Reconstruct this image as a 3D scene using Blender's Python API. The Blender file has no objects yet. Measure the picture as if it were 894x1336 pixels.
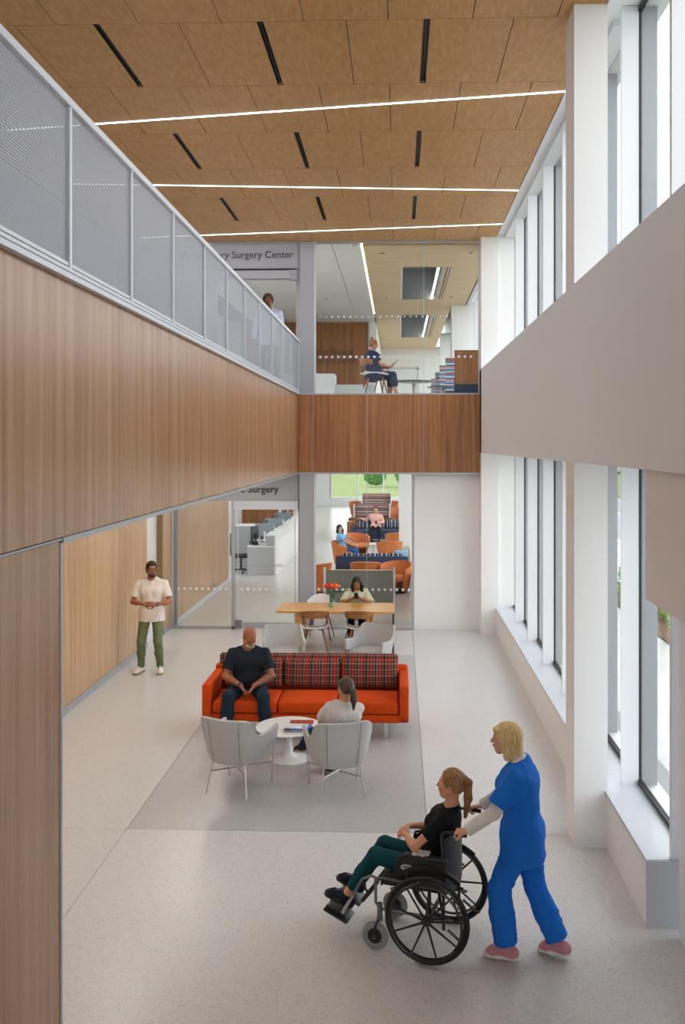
import bpy, bmesh, math, random
import numpy as np
from mathutils import Vector, Matrix, Euler

# ------------------------------------------------------------------ camera, sky, exposure
SC = bpy.context.scene
COL = SC.collection
R = math.radians
cam_d = bpy.data.cameras.new('camera'); cam = bpy.data.objects.new('camera', cam_d); COL.objects.link(cam)
cam.location = (0, 0, 3.6); cam.rotation_euler = (R(90), 0, R(2.0))
cam_d.sensor_fit = 'AUTO'; cam_d.sensor_width = 36.0
cam_d.lens = 1200.0 / 1336.0 * 36.0
cam_d.shift_x = -(478 - 447) / 1336.0
cam_d.shift_y = -(668 - 580) / 1336.0
cam_d.clip_start = 0.05; cam_d.clip_end = 600
SC.camera = cam
SC.view_settings.view_transform = 'Standard'; SC.view_settings.look = 'None'
SC.view_settings.gamma = 1.0; SC.view_settings.use_curve_mapping = False
SC.view_settings.exposure = 0.55
SC.cycles.max_bounces = 10; SC.cycles.diffuse_bounces = 7; SC.cycles.glossy_bounces = 3
SC.cycles.transmission_bounces = 4; SC.cycles.transparent_max_bounces = 16
SC.cycles.sample_clamp_indirect = 8.0; SC.cycles.sample_clamp_direct = 3.0
SC.cycles.use_denoising = True
SC.cycles.caustics_reflective = False; SC.cycles.caustics_refractive = False

W = bpy.data.worlds.new('sky'); SC.world = W; W.use_nodes = True
def _world():
    nt = W.node_tree; nt.nodes.clear()
    out = nt.nodes.new('ShaderNodeOutputWorld'); bg = nt.nodes.new('ShaderNodeBackground')
    tc = nt.nodes.new('ShaderNodeTexCoord'); sep = nt.nodes.new('ShaderNodeSeparateXYZ')
    nz = nt.nodes.new('ShaderNodeTexNoise'); nz.inputs['Scale'].default_value = 3.2; nz.inputs['Detail'].default_value = 6
    cr = nt.nodes.new('ShaderNodeValToRGB')
    cr.color_ramp.elements[0].position = 0.30; cr.color_ramp.elements[0].color = (0.52, 0.70, 0.98, 1)
    cr.color_ramp.elements[1].position = 0.50; cr.color_ramp.elements[1].color = (0.98, 0.99, 1.0, 1)
    mp = nt.nodes.new('ShaderNodeMapping'); mp.inputs['Scale'].default_value = (1, 1, 2.6)
    nt.links.new(tc.outputs['Generated'], mp.inputs['Vector'])
    nt.links.new(mp.outputs[0], nz.inputs['Vector'])
    nt.links.new(nz.outputs['Fac'], cr.inputs[0])
    nt.links.new(cr.outputs[0], bg.inputs['Color']); bg.inputs['Strength'].default_value = 2.4
    nt.links.new(bg.outputs[0], out.inputs['Surface'])
_world()

# ------------------------------------------------------------------ materials
MATS = {}
def srgb(h):
    if isinstance(h, str):
        h = h.lstrip('#'); c = [int(h[i:i+2], 16)/255 for i in (0, 2, 4)]
    else: c = list(h)
    return tuple([(x/12.92 if x <= .04045 else ((x+.055)/1.055)**2.4) for x in c] + [1.0])
def newmat(name):
    m = bpy.data.materials.new(name); m.use_nodes = True
    b = m.node_tree.nodes['Principled BSDF']; return m, m.node_tree, b
def mat(name, col, rough=.5, metal=0., spec=.5, bump=0., bscale=200., var=0., vscale=8., sheen=0., coat=0.):
    if name in MATS: return MATS[name]
    m, nt, b = newmat(name); c = srgb(col)
    b.inputs['Base Color'].default_value = c; b.inputs['Roughness'].default_value = rough
    b.inputs['Metallic'].default_value = metal; b.inputs['Specular IOR Level'].default_value = spec
    if sheen: b.inputs['Sheen Weight'].default_value = sheen
    if coat: b.inputs['Coat Weight'].default_value = coat
    tc = nt.nodes.new('ShaderNodeTexCoord')
    if var:
        n = nt.nodes.new('ShaderNodeTexNoise'); n.inputs['Scale'].default_value = vscale; n.inputs['Detail'].default_value = 5
        nt.links.new(tc.outputs['Object'], n.inputs['Vector'])
        mx = nt.nodes.new('ShaderNodeMixRGB'); mx.blend_type = 'MULTIPLY'
        cr = nt.nodes.new('ShaderNodeValToRGB')
        cr.color_ramp.elements[0].color = (1-var, 1-var, 1-var, 1); cr.color_ramp.elements[0].position = .3
        cr.color_ramp.elements[1].color = (1+var*.4, 1+var*.4, 1+var*.4, 1); cr.color_ramp.elements[1].position = .7
        nt.links.new(n.outputs['Fac'], cr.inputs[0]); mx.inputs[0].default_value = 1
        mx.inputs[1].default_value = c; nt.links.new(cr.outputs[0], mx.inputs[2])
        nt.links.new(mx.outputs[0], b.inputs['Base Color'])
    if bump:
        n = nt.nodes.new('ShaderNodeTexNoise'); n.inputs['Scale'].default_value = bscale; n.inputs['Detail'].default_value = 3
        nt.links.new(tc.outputs['Object'], n.inputs['Vector'])
        bp = nt.nodes.new('ShaderNodeBump'); bp.inputs['Strength'].default_value = bump; bp.inputs['Distance'].default_value = .002
        nt.links.new(n.outputs['Fac'], bp.inputs['Height']); nt.links.new(bp.outputs[0], b.inputs['Normal'])
    MATS[name] = m; return m
def wood(name, c0, c1, c2, sc=(30, 30, .55), rough=.35, spec=.5, pos=(.3, .5, .72), fine=(260, 260, 5)):
    if name in MATS: return MATS[name]
    m, nt, b = newmat(name)
    g = nt.nodes.new('ShaderNodeNewGeometry')
    oi = nt.nodes.new('ShaderNodeObjectInfo')
    def noise(scale, det, dist=0.):
        mp = nt.nodes.new('ShaderNodeMapping'); mp.inputs['Scale'].default_value = scale
        ad = nt.nodes.new('ShaderNodeVectorMath'); ad.operation = 'ADD'
        mu = nt.nodes.new('ShaderNodeVectorMath'); mu.operation = 'SCALE'; mu.inputs['Scale'].default_value = 7.0
        cb = nt.nodes.new('ShaderNodeCombineXYZ')
        for i in range(3): nt.links.new(oi.outputs['Random'], cb.inputs[i])
        nt.links.new(cb.outputs[0], mu.inputs[0])
        nt.links.new(g.outputs['Position'], ad.inputs[0]); nt.links.new(mu.outputs[0], ad.inputs[1])
        nt.links.new(ad.outputs[0], mp.inputs['Vector'])
        n = nt.nodes.new('ShaderNodeTexNoise'); n.inputs['Scale'].default_value = 1; n.inputs['Detail'].default_value = det
        n.inputs['Distortion'].default_value = dist
        nt.links.new(mp.outputs[0], n.inputs['Vector']); return n
    n1 = noise(sc, 4, .4); n2 = noise(fine, 2)
    cr = nt.nodes.new('ShaderNodeValToRGB'); e = cr.color_ramp.elements
    e[0].position = pos[0]; e[0].color = srgb(c0); e[1].position = pos[2]; e[1].color = srgb(c2)
    k = e.new(pos[1]); k.color = srgb(c1)
    nt.links.new(n1.outputs['Fac'], cr.inputs[0])
    mx = nt.nodes.new('ShaderNodeMixRGB'); mx.blend_type = 'OVERLAY'; mx.inputs[0].default_value = .22
    nt.links.new(cr.outputs[0], mx.inputs[1]); nt.links.new(n2.outputs['Fac'], mx.inputs[2])
    nt.links.new(mx.outputs[0], b.inputs['Base Color'])
    b.inputs['Roughness'].default_value = rough; b.inputs['Specular IOR Level'].default_value = spec
    MATS[name] = m; return m
def terrazzo(name, base, chips, dark, amount=.5, sc=70., rough=.28):
    m, nt, b = newmat(name); g = nt.nodes.new('ShaderNodeNewGeometry')
    v = nt.nodes.new('ShaderNodeTexVoronoi'); v.inputs['Scale'].default_value = sc
    nt.links.new(g.outputs['Position'], v.inputs['Vector'])
    cr = nt.nodes.new('ShaderNodeValToRGB'); cr.color_ramp.interpolation = 'CONSTANT'; e = cr.color_ramp.elements
    sp = nt.nodes.new('ShaderNodeSeparateColor'); nt.links.new(v.outputs['Color'], sp.inputs[0])
    e[0].position = 0; e[0].color = srgb(base); e[1].position = 1 - amount*.55; e[1].color = srgb(chips)
    k = e.new(1 - amount*.16); k.color = srgb(dark)
    nt.links.new(sp.outputs[0], cr.inputs[0])
    # only the middle of a cell is a chip
    ms = nt.nodes.new('ShaderNodeMath'); ms.operation = 'LESS_THAN'; ms.inputs[1].default_value = .42
    nt.links.new(v.outputs['Distance'], ms.inputs[0])
    mx = nt.nodes.new('ShaderNodeMixRGB'); mx.inputs[1].default_value = srgb(base)
    nt.links.new(ms.outputs[0], mx.inputs[0]); nt.links.new(cr.outputs[0], mx.inputs[2])
    n = nt.nodes.new('ShaderNodeTexNoise'); n.inputs['Scale'].default_value = 1.2; n.inputs['Detail'].default_value = 4
    nt.links.new(g.outputs['Position'], n.inputs['Vector'])
    c2 = nt.nodes.new('ShaderNodeValToRGB'); c2.color_ramp.elements[0].color = (.93, .93, .93, 1); c2.color_ramp.elements[1].color = (1, 1, 1, 1)
    nt.links.new(n.outputs['Fac'], c2.inputs[0])
    m2 = nt.nodes.new('ShaderNodeMixRGB'); m2.blend_type = 'MULTIPLY'; m2.inputs[0].default_value = 1
    nt.links.new(mx.outputs[0], m2.inputs[1]); nt.links.new(c2.outputs[0], m2.inputs[2])
    nt.links.new(m2.outputs[0], b.inputs['Base Color']); b.inputs['Roughness'].default_value = rough
    MATS[name] = m; return m
def glassmat(name, tint=(.98, .99, .985), base=.006):
    """thin clear pane: see-through, with a mirror share that grows towards grazing angles"""
    m = bpy.data.materials.new(name); m.use_nodes = True; nt = m.node_tree; nt.nodes.clear()
    out = nt.nodes.new('ShaderNodeOutputMaterial'); tr = nt.nodes.new('ShaderNodeBsdfTransparent')
    gl = nt.nodes.new('ShaderNodeBsdfGlossy'); gl.inputs['Roughness'].default_value = .01
    mx = nt.nodes.new('ShaderNodeMixShader'); lw = nt.nodes.new('ShaderNodeLayerWeight'); lw.inputs['Blend'].default_value = .5
    pw = nt.nodes.new('ShaderNodeMath'); pw.operation = 'POWER'; pw.inputs[1].default_value = 5.0
    ma = nt.nodes.new('ShaderNodeMath'); ma.operation = 'MULTIPLY_ADD'; ma.inputs[1].default_value = .7; ma.inputs[2].default_value = base
    tr.inputs['Color'].default_value = (*tint, 1)
    nt.links.new(lw.outputs['Facing'], pw.inputs[0]); nt.links.new(pw.outputs[0], ma.inputs[0]); nt.links.new(ma.outputs[0], mx.inputs[0])
    nt.links.new(tr.outputs[0], mx.inputs[1]); nt.links.new(gl.outputs[0], mx.inputs[2])
    nt.links.new(mx.outputs[0], out.inputs['Surface']); MATS[name] = m; return m
def emit(name, col, s):
    m = bpy.data.materials.new(name); m.use_nodes = True; nt = m.node_tree
    b = nt.nodes['Principled BSDF']; b.inputs['Base Color'].default_value = srgb(col)
    b.inputs['Emission Color'].default_value = srgb(col); b.inputs['Emission Strength'].default_value = s
    MATS[name] = m; return m
def stripes(name, cols, axis=0, period=.3, rough=.8, plaid=False, coord='Object', axis2=2, seq=None):
    """woven stripes: a repeating list of (width, colour) across one axis; plaid lays a second set over it"""
    m, nt, b = newmat(name)
    tc = nt.nodes.new('ShaderNodeTexCoord'); sp = nt.nodes.new('ShaderNodeSeparateXYZ')
    nt.links.new(tc.outputs[coord], sp.inputs[0])
    def ramp(ax, cols, period):
        mu = nt.nodes.new('ShaderNodeMath'); mu.operation = 'MULTIPLY'; mu.inputs[1].default_value = 1/period
        fr = nt.nodes.new('ShaderNodeMath'); fr.operation = 'FRACT'
        ad = nt.nodes.new('ShaderNodeMath'); ad.operation = 'ADD'; ad.inputs[1].default_value = 50.0
        nt.links.new(sp.outputs[ax], mu.inputs[0]); nt.links.new(mu.outputs[0], ad.inputs[0]); nt.links.new(ad.outputs[0], fr.inputs[0])
        cr = nt.nodes.new('ShaderNodeValToRGB'); cr.color_ramp.interpolation = 'CONSTANT'
        tot = sum(w for w, c in cols); p = 0; e = cr.color_ramp.elements
        for i, (w, c) in enumerate(cols):
            if i == 0: k = e[0]; k.position = 0
            elif i == 1: k = e[1]; k.position = p/tot
            else: k = e.new(p/tot)
            k.color = srgb(c); p += w
        nt.links.new(fr.outputs[0], cr.inputs[0]); return cr.outputs[0]
    o = ramp(axis, cols, period)
    if plaid:
        o2 = ramp(axis2, plaid, period*.62)
        mx = nt.nodes.new('ShaderNodeMixRGB'); mx.inputs[0].default_value = .42
        nt.links.new(o, mx.inputs[1]); nt.links.new(o2, mx.inputs[2]); o = mx.outputs[0]
    nt.links.new(o, b.inputs['Base Color']); b.inputs['Roughness'].default_value = rough
    b.inputs['Specular IOR Level'].default_value = .2
    MATS[name] = m; return m
def perforated():
    m = bpy.data.materials.new('perforated_aluminium'); m.use_nodes = True; nt = m.node_tree
    b = nt.nodes['Principled BSDF']; b.inputs['Base Color'].default_value = srgb('#9ea3ab'); b.inputs['Roughness'].default_value = .5
    b.inputs['Metallic'].default_value = .2
    tc = nt.nodes.new('ShaderNodeTexCoord'); sp = nt.nodes.new('ShaderNodeSeparateXYZ'); nt.links.new(tc.outputs['Object'], sp.inputs[0])
    def M(op, a, bb=None, c=None):
        n = nt.nodes.new('ShaderNodeMath'); n.operation = op
        for i, v in enumerate((a, bb, c)):
            if v is None: continue
            if isinstance(v, (int, float)): n.inputs[i].default_value = v
            else: nt.links.new(v, n.inputs[i])
        return n.outputs[0]
    p = .018
    row = M('DIVIDE', sp.outputs[2], p); ri = M('FLOOR', row); off = M('MULTIPLY', M('MODULO', M('ADD', ri, 2000), 2.0), .5)
    u = M('SUBTRACT', M('FRACT', M('ADD', M('ADD', M('DIVIDE', sp.outputs[1], p), off), 500)), .5)
    v = M('SUBTRACT', M('FRACT', M('ADD', row, 500)), .5)
    d = M('SQRT', M('ADD', M('MULTIPLY', u, u), M('MULTIPLY', v, v)))
    hole = M('LESS_THAN', d, .33)
    tr = nt.nodes.new('ShaderNodeBsdfTransparent'); mx = nt.nodes.new('ShaderNodeMixShader')
    nt.links.new(hole, mx.inputs[0]); nt.links.new(b.outputs[0], mx.inputs[1]); nt.links.new(tr.outputs[0], mx.inputs[2])
    nt.links.new(mx.outputs[0], nt.nodes['Material Output'].inputs['Surface'])
    MATS['perforated'] = m; return m

WHITE = mat('white_paint', '#e9e9e8', .6, bump=.1, bscale=60)
WHITE2 = mat('white_metal', '#e2e4e7', .4)
GREYP = mat('soft_grey_paint', '#eaf0f5', .6)
GREYM = mat('grey_metal_panel', '#9b9da3', .45, metal=.1)
ALU = mat('brushed_aluminium', '#a9adb3', .38, metal=.55)
ALUL = mat('light_aluminium', '#c6cad0', .4, metal=.15)
DARKG = mat('dark_gasket', '#26282b', .5)
CAPG = mat('grey_mullion_cap', '#7f8387', .45, metal=.3)
BLACK = mat('black_metal', '#121314', .4)
WALNUT = wood('walnut_panel', '#946a49', '#a57c5a', '#b58f6d', sc=(15, 15, .35), rough=.27)
WALNUTD = wood('deep_walnut_panel', '#7c4c26', '#95602f', '#ab7642', sc=(26, 26, .5), rough=.33)
OAKW = wood('light_walnut_panel', '#9d7a57', '#b08d68', '#c2a17c', sc=(18, 18, .5), rough=.32)
CEILW = wood('ceiling_veneer', '#b3854c', '#bd8e56', '#c79a64', sc=(26, 5, 26), rough=.5, fine=(150, 22, 150), spec=.3)
CEILW2 = wood('pale_ceiling_veneer', '#d6b78c', '#dec199', '#e6cba6', sc=(2.0, 14, 9), rough=.5, fine=(30, 160, 160), spec=.3)
OAK = wood('oak_table', '#b5813e', '#c4914d', '#d0a05c', sc=(2.5, 30, 30), rough=.35)
OAKL = wood('chair_walnut', '#7d4f27', '#935f33', '#a56e3d', sc=(6, 6, 6), rough=.38, fine=(90, 90, 90))
TERR = terrazzo('light_terrazzo', '#cfcecd', '#b9b7b4', '#9a9794', .6, 95)
TERRD = terrazzo('grey_terrazzo', '#b2b2b2', '#9f9d9b', '#858280', .8, 95)
GLASS = glassmat('clear_glass')
STRIP = emit('strip_light', '#fbfbff', 60.0)
PERF = perforated()
# ------------------------------------------------------------------ object helpers
def tagit(o, label=None, cat=None, group=None, kind=None):
    if label: o['label'] = label
    if cat: o['category'] = cat
    if group: o['group'] = group
    if kind: o['kind'] = kind
    return o
def empty(name, loc=(0, 0, 0), rz=0., label=None, cat=None, group=None, kind=None):
    o = bpy.data.objects.new(name, None); COL.objects.link(o); o.empty_display_size = .1
    o.location = loc; o.rotation_euler = (0, 0, rz); return tagit(o, label, cat, group, kind)
def link(name, me, m, parent=None, loc=None, label=None):
    o = bpy.data.objects.new(name, me); COL.objects.link(o)
    if m is not None and not me.materials:
        for q in (m if isinstance(m, (list, tuple)) else [m]): me.materials.append(q)
    if parent is not None: o.parent = parent
    if loc is not None: o.location = loc
    if label: o['label'] = label
    return o
def copy_tree(o, parent=None):
    c = o.copy(); COL.objects.link(c)
    if parent is not None: c.parent = parent
    for ch in o.children: copy_tree(ch, c)
    return c
class MB:
    def __init__(s): s.v = []; s.f = []; s.sm = []
    def add(s, vs, fs, smooth=False):
        n = len(s.v); s.v += [tuple(v) for v in vs]; s.f += [tuple(i+n for i in f) for f in fs]; s.sm += [smooth]*len(fs)
        return s
    def box(s, x0, x1, y0, y1, z0, z1, M=None):
        vs = [Vector((x, y, z)) for x in (x0, x1) for y in (y0, y1) for z in (z0, z1)]
        if M is not None: vs = [M @ v for v in vs]
        return s.add(vs, [(0, 1, 3, 2), (4, 6, 7, 5), (0, 4, 5, 1), (2, 3, 7, 6), (0, 2, 6, 4), (1, 5, 7, 3)])
    def rbox(s, x0, x1, y0, y1, z0, z1, r=.02, seg=2, M=None, puff=0.):
        bm = bmesh.new(); bmesh.ops.create_cube(bm, size=1)
        for v in bm.verts: v.co = Vector(((x0+x1)/2+v.co.x*(x1-x0), (y0+y1)/2+v.co.y*(y1-y0), (z0+z1)/2+v.co.z*(z1-z0)))
        bmesh.ops.bevel(bm, geom=bm.edges[:], offset=r, segments=seg, affect='EDGES', profile=.5)
        if puff:
            bmesh.ops.subdivide_edges(bm, edges=[e for e in bm.edges if e.calc_length() > .12], cuts=4, use_grid_fill=True)
            c = Vector(((x0+x1)/2, (y0+y1)/2, (z0+z1)/2)); h = Vector(((x1-x0)/2, (y1-y0)/2, (z1-z0)/2))
            th = min(range(3), key=lambda i: h[i])
            for v in bm.verts:
                q = [(v.co[i]-c[i])/h[i] for i in range(3)]
                a, b2 = [abs(q[i]) for i in range(3) if i != th]
                v.co[th] += q[th]*puff*(1-a*a)*(1-b2*b2)
        bm.verts.index_update()
        vs = [(M @ v.co if M is not None else v.co.copy()) for v in bm.verts]
        s.add(vs, [[v.index for v in f.verts] for f in bm.faces], True); bm.free(); return s
    def tube(s, pts, r, seg=8, caps=True):
        pts = [Vector(p) for p in pts]; n = len(pts); rs = r if isinstance(r, (list, tuple)) else [r]*n
        vs = []; prev = None
        for i, p in enumerate(pts):
            t = (pts[min(i+1, n-1)]-pts[max(i-1, 0)]).normalized()
            a = prev if prev is not None else (Vector((0, 0, 1)) if abs(t.z) < .9 else Vector((1, 0, 0)))
            u = (a - t*a.dot(t)).normalized(); w = t.cross(u); prev = u
            for k in range(seg):
                an = 2*math.pi*k/seg; vs.append(p + (u*math.cos(an)+w*math.sin(an))*rs[i])
        fs = [(i*seg+k, i*seg+(k+1) % seg, (i+1)*seg+(k+1) % seg, (i+1)*seg+k) for i in range(n-1) for k in range(seg)]
        if caps: fs += [tuple(range(seg))[::-1], tuple((n-1)*seg+k for k in range(seg))]
        return s.add(vs, fs, True)
    def ring(s, c, r, tr, axis=(1, 0, 0), seg=48, ts=8, flat=1.):
        ax = Vector(axis).normalized(); a = Vector((0, 0, 1)) if abs(ax.z) < .9 else Vector((1, 0, 0))
        u = (a-ax*a.dot(ax)).normalized(); w = ax.cross(u); vs = []; c = Vector(c)
        for i in range(seg):
            t = 2*math.pi*i/seg; d = u*math.cos(t)+w*math.sin(t)
            for k in range(ts):
                q = 2*math.pi*k/ts; vs.append(c+d*(r+tr*math.cos(q))+ax*tr*flat*math.sin(q))
        fs = [(i*ts+k, ((i+1) % seg)*ts+k, ((i+1) % seg)*ts+(k+1) % ts, i*ts+(k+1) % ts) for i in range(seg) for k in range(ts)]
        return s.add(vs, fs, True)
    def lathe(s, prof, c=(0, 0, 0), seg=32, axis=None, M=None):
        vs = []; n = len(prof)
        for r, z in prof:
            for k in range(seg):
                t = 2*math.pi*k/seg; v = Vector((r*math.cos(t), r*math.sin(t), z))
                if M is not None: v = M @ v
                vs.append(v+Vector(c))
        fs = [(i*seg+k, i*seg+(k+1) % seg, (i+1)*seg+(k+1) % seg, (i+1)*seg+k) for i in range(n-1) for k in range(seg)]
        fs += [tuple(range(seg))[::-1], tuple((n-1)*seg+k for k in range(seg))]
        return s.add(vs, fs, True)
    def prism(s, poly, z0, z1, M=None, smooth=False):
        n = len(poly); vs = [Vector((x, y, z0)) for x, y in poly]+[Vector((x, y, z1)) for x, y in poly]
        if M is not None: vs = [M @ v for v in vs]
        fs = [(i, (i+1) % n, n+(i+1) % n, n+i) for i in range(n)]+[tuple(range(n))[::-1], tuple(range(n, 2*n))]
        return s.add(vs, fs, smooth)
    def ball(s, c, r, seg=12, rings=8):
        rr = r if isinstance(r, (tuple, list)) else (r, r, r)
        prof = []; vs = []
        for i in range(rings+1):
            a = math.pi*i/rings
            for k in range(seg):
                t = 2*math.pi*k/seg
                vs.append((c[0]+rr[0]*math.sin(a)*math.cos(t), c[1]+rr[1]*math.sin(a)*math.sin(t), c[2]-rr[2]*math.cos(a)))
        fs = [(i*seg+k, i*seg+(k+1) % seg, (i+1)*seg+(k+1) % seg, (i+1)*seg+k) for i in range(rings) for k in range(seg)]
        return s.add(vs, fs, True)
    def sheet(s, grid, thick=.0):
        """grid[i][j] of points -> a surface, thickened along its own normals to both sides"""
        ni, nj = len(grid), len(grid[0]); G = np.array([[tuple(p) for p in row] for row in grid], float)
        du = np.gradient(G, axis=0); dv = np.gradient(G, axis=1); N = np.cross(du, dv); N /= (np.linalg.norm(N, axis=2, keepdims=True)+1e-9)
        A = (G+N*thick/2).reshape(-1, 3); B = (G-N*thick/2).reshape(-1, 3); n = ni*nj
        fs = []
        for i in range(ni-1):
            for j in range(nj-1):
                a, b, c, d = i*nj+j, (i+1)*nj+j, (i+1)*nj+j+1, i*nj+j+1
                fs.append((a, b, c, d)); fs.append((n+a, n+d, n+c, n+b))
        for i in range(ni-1):
            for j in (0, nj-1):
                a, b = i*nj+j, (i+1)*nj+j; fs.append((a, n+a, n+b, b) if j == 0 else (a, b, n+b, n+a))
        for j in range(nj-1):
            for i in (0, ni-1):
                a, b = i*nj+j, i*nj+j+1; fs.append((a, b, n+b, n+a) if i == 0 else (a, n+a, n+b, b))
        return s.add(list(map(tuple, A))+list(map(tuple, B)), fs, True)
    def mesh(s, name):
        me = bpy.data.meshes.new(name); me.from_pydata(s.v, [], s.f)
        me.polygons.foreach_set('use_smooth', s.sm); me.update(); me.validate(); return me
    def build(s, name, m, parent=None, loc=None, label=None, auto=True):
        me = s.mesh(name)
        if auto and any(s.sm):
            try: me.set_sharp_from_angle(angle=R(42))
            except Exception: pass
        return link(name, me, m, parent, loc, label)
def text_obj(name, body, size, loc, rot, m, parent=None, extrude=.004, align='LEFT', label=None, cat=None, bold=0.):
    c = bpy.data.curves.new(name, 'FONT'); c.body = body; c.size = size; c.extrude = extrude; c.align_x = align; c.offset = bold
    o = bpy.data.objects.new(name, c); COL.objects.link(o); o.location = loc; o.rotation_euler = rot
    c.materials.append(m)
    bpy.context.view_layer.update()
    me = bpy.data.meshes.new_from_object(o.evaluated_get(bpy.context.evaluated_depsgraph_get())); me.name = name
    bpy.data.objects.remove(o); o = bpy.data.objects.new(name, me); COL.objects.link(o); o.location = loc; o.rotation_euler = rot
    if parent is not None: o.parent = parent
    return tagit(o, label, cat)
# ------------------------------------------------------------------ setting
def struct(name, loc=(0, 0, 0)): return empty(name, loc, kind='structure')
def sbox(name, m, x0, x1, y0, y1, z0, z1, parent=None):
    o = MB().box(x0, x1, y0, y1, z0, z1).build(name, m, parent)
    if parent is None: o['kind'] = 'structure'
    return o
FY = 17.88            # plane of the inner glass front
XL, XR = -1.95, 1.57  # faces of the balcony fascia and of the window-side beam
ZB, ZF, ZC = 3.05, 4.57, 7.54

# floor: one slab of light terrazzo cut into fields, and a darker field under the seating
fl = struct('floor')
GAP = .005
for (x0, x1, y0, y1, m) in ((-5.2, -2.545, -5, 8.53, TERR), (-5.2, -2.545, 8.53, 17.9, TERR), (-2.545, 2.3, -5, 8.53, TERR), (-2.545, .27, 8.53, 15.72, TERRD), (-2.545, .27, 15.72, 17.9, TERR), (.27, 2.3, 8.53, 17.9, TERR)):
    MB().box(x0+GAP/2, x1-GAP/2, y0+GAP/2, y1-GAP/2, -.03, 0).build('terrazzo_field', m, fl)
FLW = TERR
MB().box(-6.5, 3.0, 17.9+GAP/2, 54, -.03, 0).build('terrazzo_field', TERR, fl)
MB().box(-6.5, 3.0, -5, 54, -.25, -.03).build('divider_strip', mat('divider_grey', '#6f6f70', .5), fl)

# upper floor slab, its soffit and the walkway
sl = struct('floor_upper')
MB().box(-6.4, XL-.03, -5, 17.9, ZB+.02, ZF-.01).build('slab', WHITE, sl)
MB().box(-6.4, 2.1, 17.86, 41, ZB+.02, ZF-.01).build('slab', mat('carpet_grey', '#c4c4c1', .9), sl)

# balcony fascia of walnut panels (left) and the cross fascia (far)
fa = struct('wall_balcony_fascia')
jn = [-4.9, -.78, 1.70, 4.18, 6.665, 9.155, 11.595, 14.14, 16.68, 17.76]
for a, b in zip(jn[:-1], jn[1:]):
    MB().rbox(XL-.03, XL, a+.003, b-.003, ZB+.012, ZF-.004, r=.0015, seg=1).build('walnut_panel', WALNUT, fa)
MB().box(XL-.10, XL-.03, -5, 17.78, ZB, ZF).build('backing', ALU, fa)
for q in jn[1:-1]: MB().box(XL-.03, XL-.001, q-.003, q+.003, ZB+.012, ZF-.004).build('reveal_strip', ALU, fa)
MB().box(XL-.03, XL+.012, 5.26, 17.78, ZB-.022, ZB+.010).build('edge_trim', ALU, fa)
MB().box(XL-.03, XL+.004, -5, 5.26, ZB-.004, ZB+.008).build('edge_trim', ALU, fa)
fb = struct('wall_cross_fascia')
jx = [XL+.002, -1.655, -.60, .49, XR]
for a, b in zip(jx[:-1], jx[1:]):
    MB().rbox(a+.003, b-.003, 17.75, 17.78, ZB+.012, ZF-.004, r=.0015, seg=1).build('walnut_panel', WALNUTD, fb)
MB().box(XL, XR, 17.78, 17.86, ZB, ZF).build('backing', DARKG, fb)
for q in jx[1:-1]: MB().box(q-.003, q+.003, 17.751, 17.78, ZB+.012, ZF-.004).build('reveal_strip', ALU, fb)
MB().box(XL-.02, XR, 17.745, 17.79, ZB-.022, ZB+.010).build('edge_trim', ALU, fb)
MB().box(XL-.02, XR, 17.745, 17.80, ZF-.004, ZF+.022).build('edge_trim', ALU, fb)

# near left wall below the balcony
wn = struct('wall_left_near')
for a, b in ((-4.9, -.78), (-.78, 1.70), (1.70, 4.18), (4.18, 5.235)):
    MB().rbox(XL-.03, XL, a+.003, b-.003, 0, ZB-.006, r=.0015, seg=1).build('walnut_panel', WALNUT, wn)
MB().box(-4.44, XL-.03, -5, 5.235, 0, ZB+.02).build('core', WHITE, wn)
MB().box(XL-.03, XL+.006, 5.235, 5.262, 0, ZB-.02).build('edge_trim', ALU, wn)
# recessed left wall with its doorway
wl = struct('wall_left')
pj = [5.24, 7.2, 9.2, 11.2, 12.35, 13.2, 14.5, 16.15]
for a, b in zip(pj[:-1], pj[1:]):
    MB().rbox(-4.48, -4.45, a+.002, b-.002, .10, ZB+.01, r=.001, seg=1).build('walnut_panel', OAKW, wl)
MB().rbox(-4.48, -4.45, 17.25, 18.05, .10, ZB+.01, r=.001, seg=1).build('walnut_panel', OAKW, wl)
for a, b in ((18.2, 19.1), (19.1, 20.3), (20.3, 21.5), (21.5, 22.7), (22.7, 24.0)):
    MB().rbox(-4.48, -4.45, a+.002, b-.002, .10, ZB+.01, r=.001, seg=1).build('walnut_panel', OAKW, wl)
MB().box(-4.9, -4.48, 5.2, 16.15, 0, ZB+.02).build('core', WHITE, wl)
MB().box(-4.9, -4.48, 17.25, 24.0, 0, ZB+.02).build('core', WHITE, wl)
d1 = struct('door_1')
MB().box(-4.9, -4.455, 16.15, 16.21, 0, ZB).build('door_frame', WHITE2, d1)
MB().box(-4.9, -4.455, 17.19, 17.25, 0, ZB).build('door_frame', mat('brown_frame', '#7b5f3c', .5), d1)
MB().box(-4.60, -4.56, 16.21, 17.19, .01, ZB).build('door_leaf', WHITE2, d1)
MB().tube([(-4.55, 17.05, .95), (-4.50, 17.05, .95), (-4.50, 16.93, .95)], .01).build('door_handle', ALU, d1)
bb = struct('baseboard_left')
MB().box(-4.45, -4.435, 5.26, 16.15, 0, .10).build('board', ALU, bb)
MB().box(-4.45, -4.435, 17.25, 18.1, 0, .10).build('board', ALU, bb)
MB().box(-4.45, -4.435, 18.2, 24.0, 0, .10).build('board', ALUL, bb)
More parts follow.
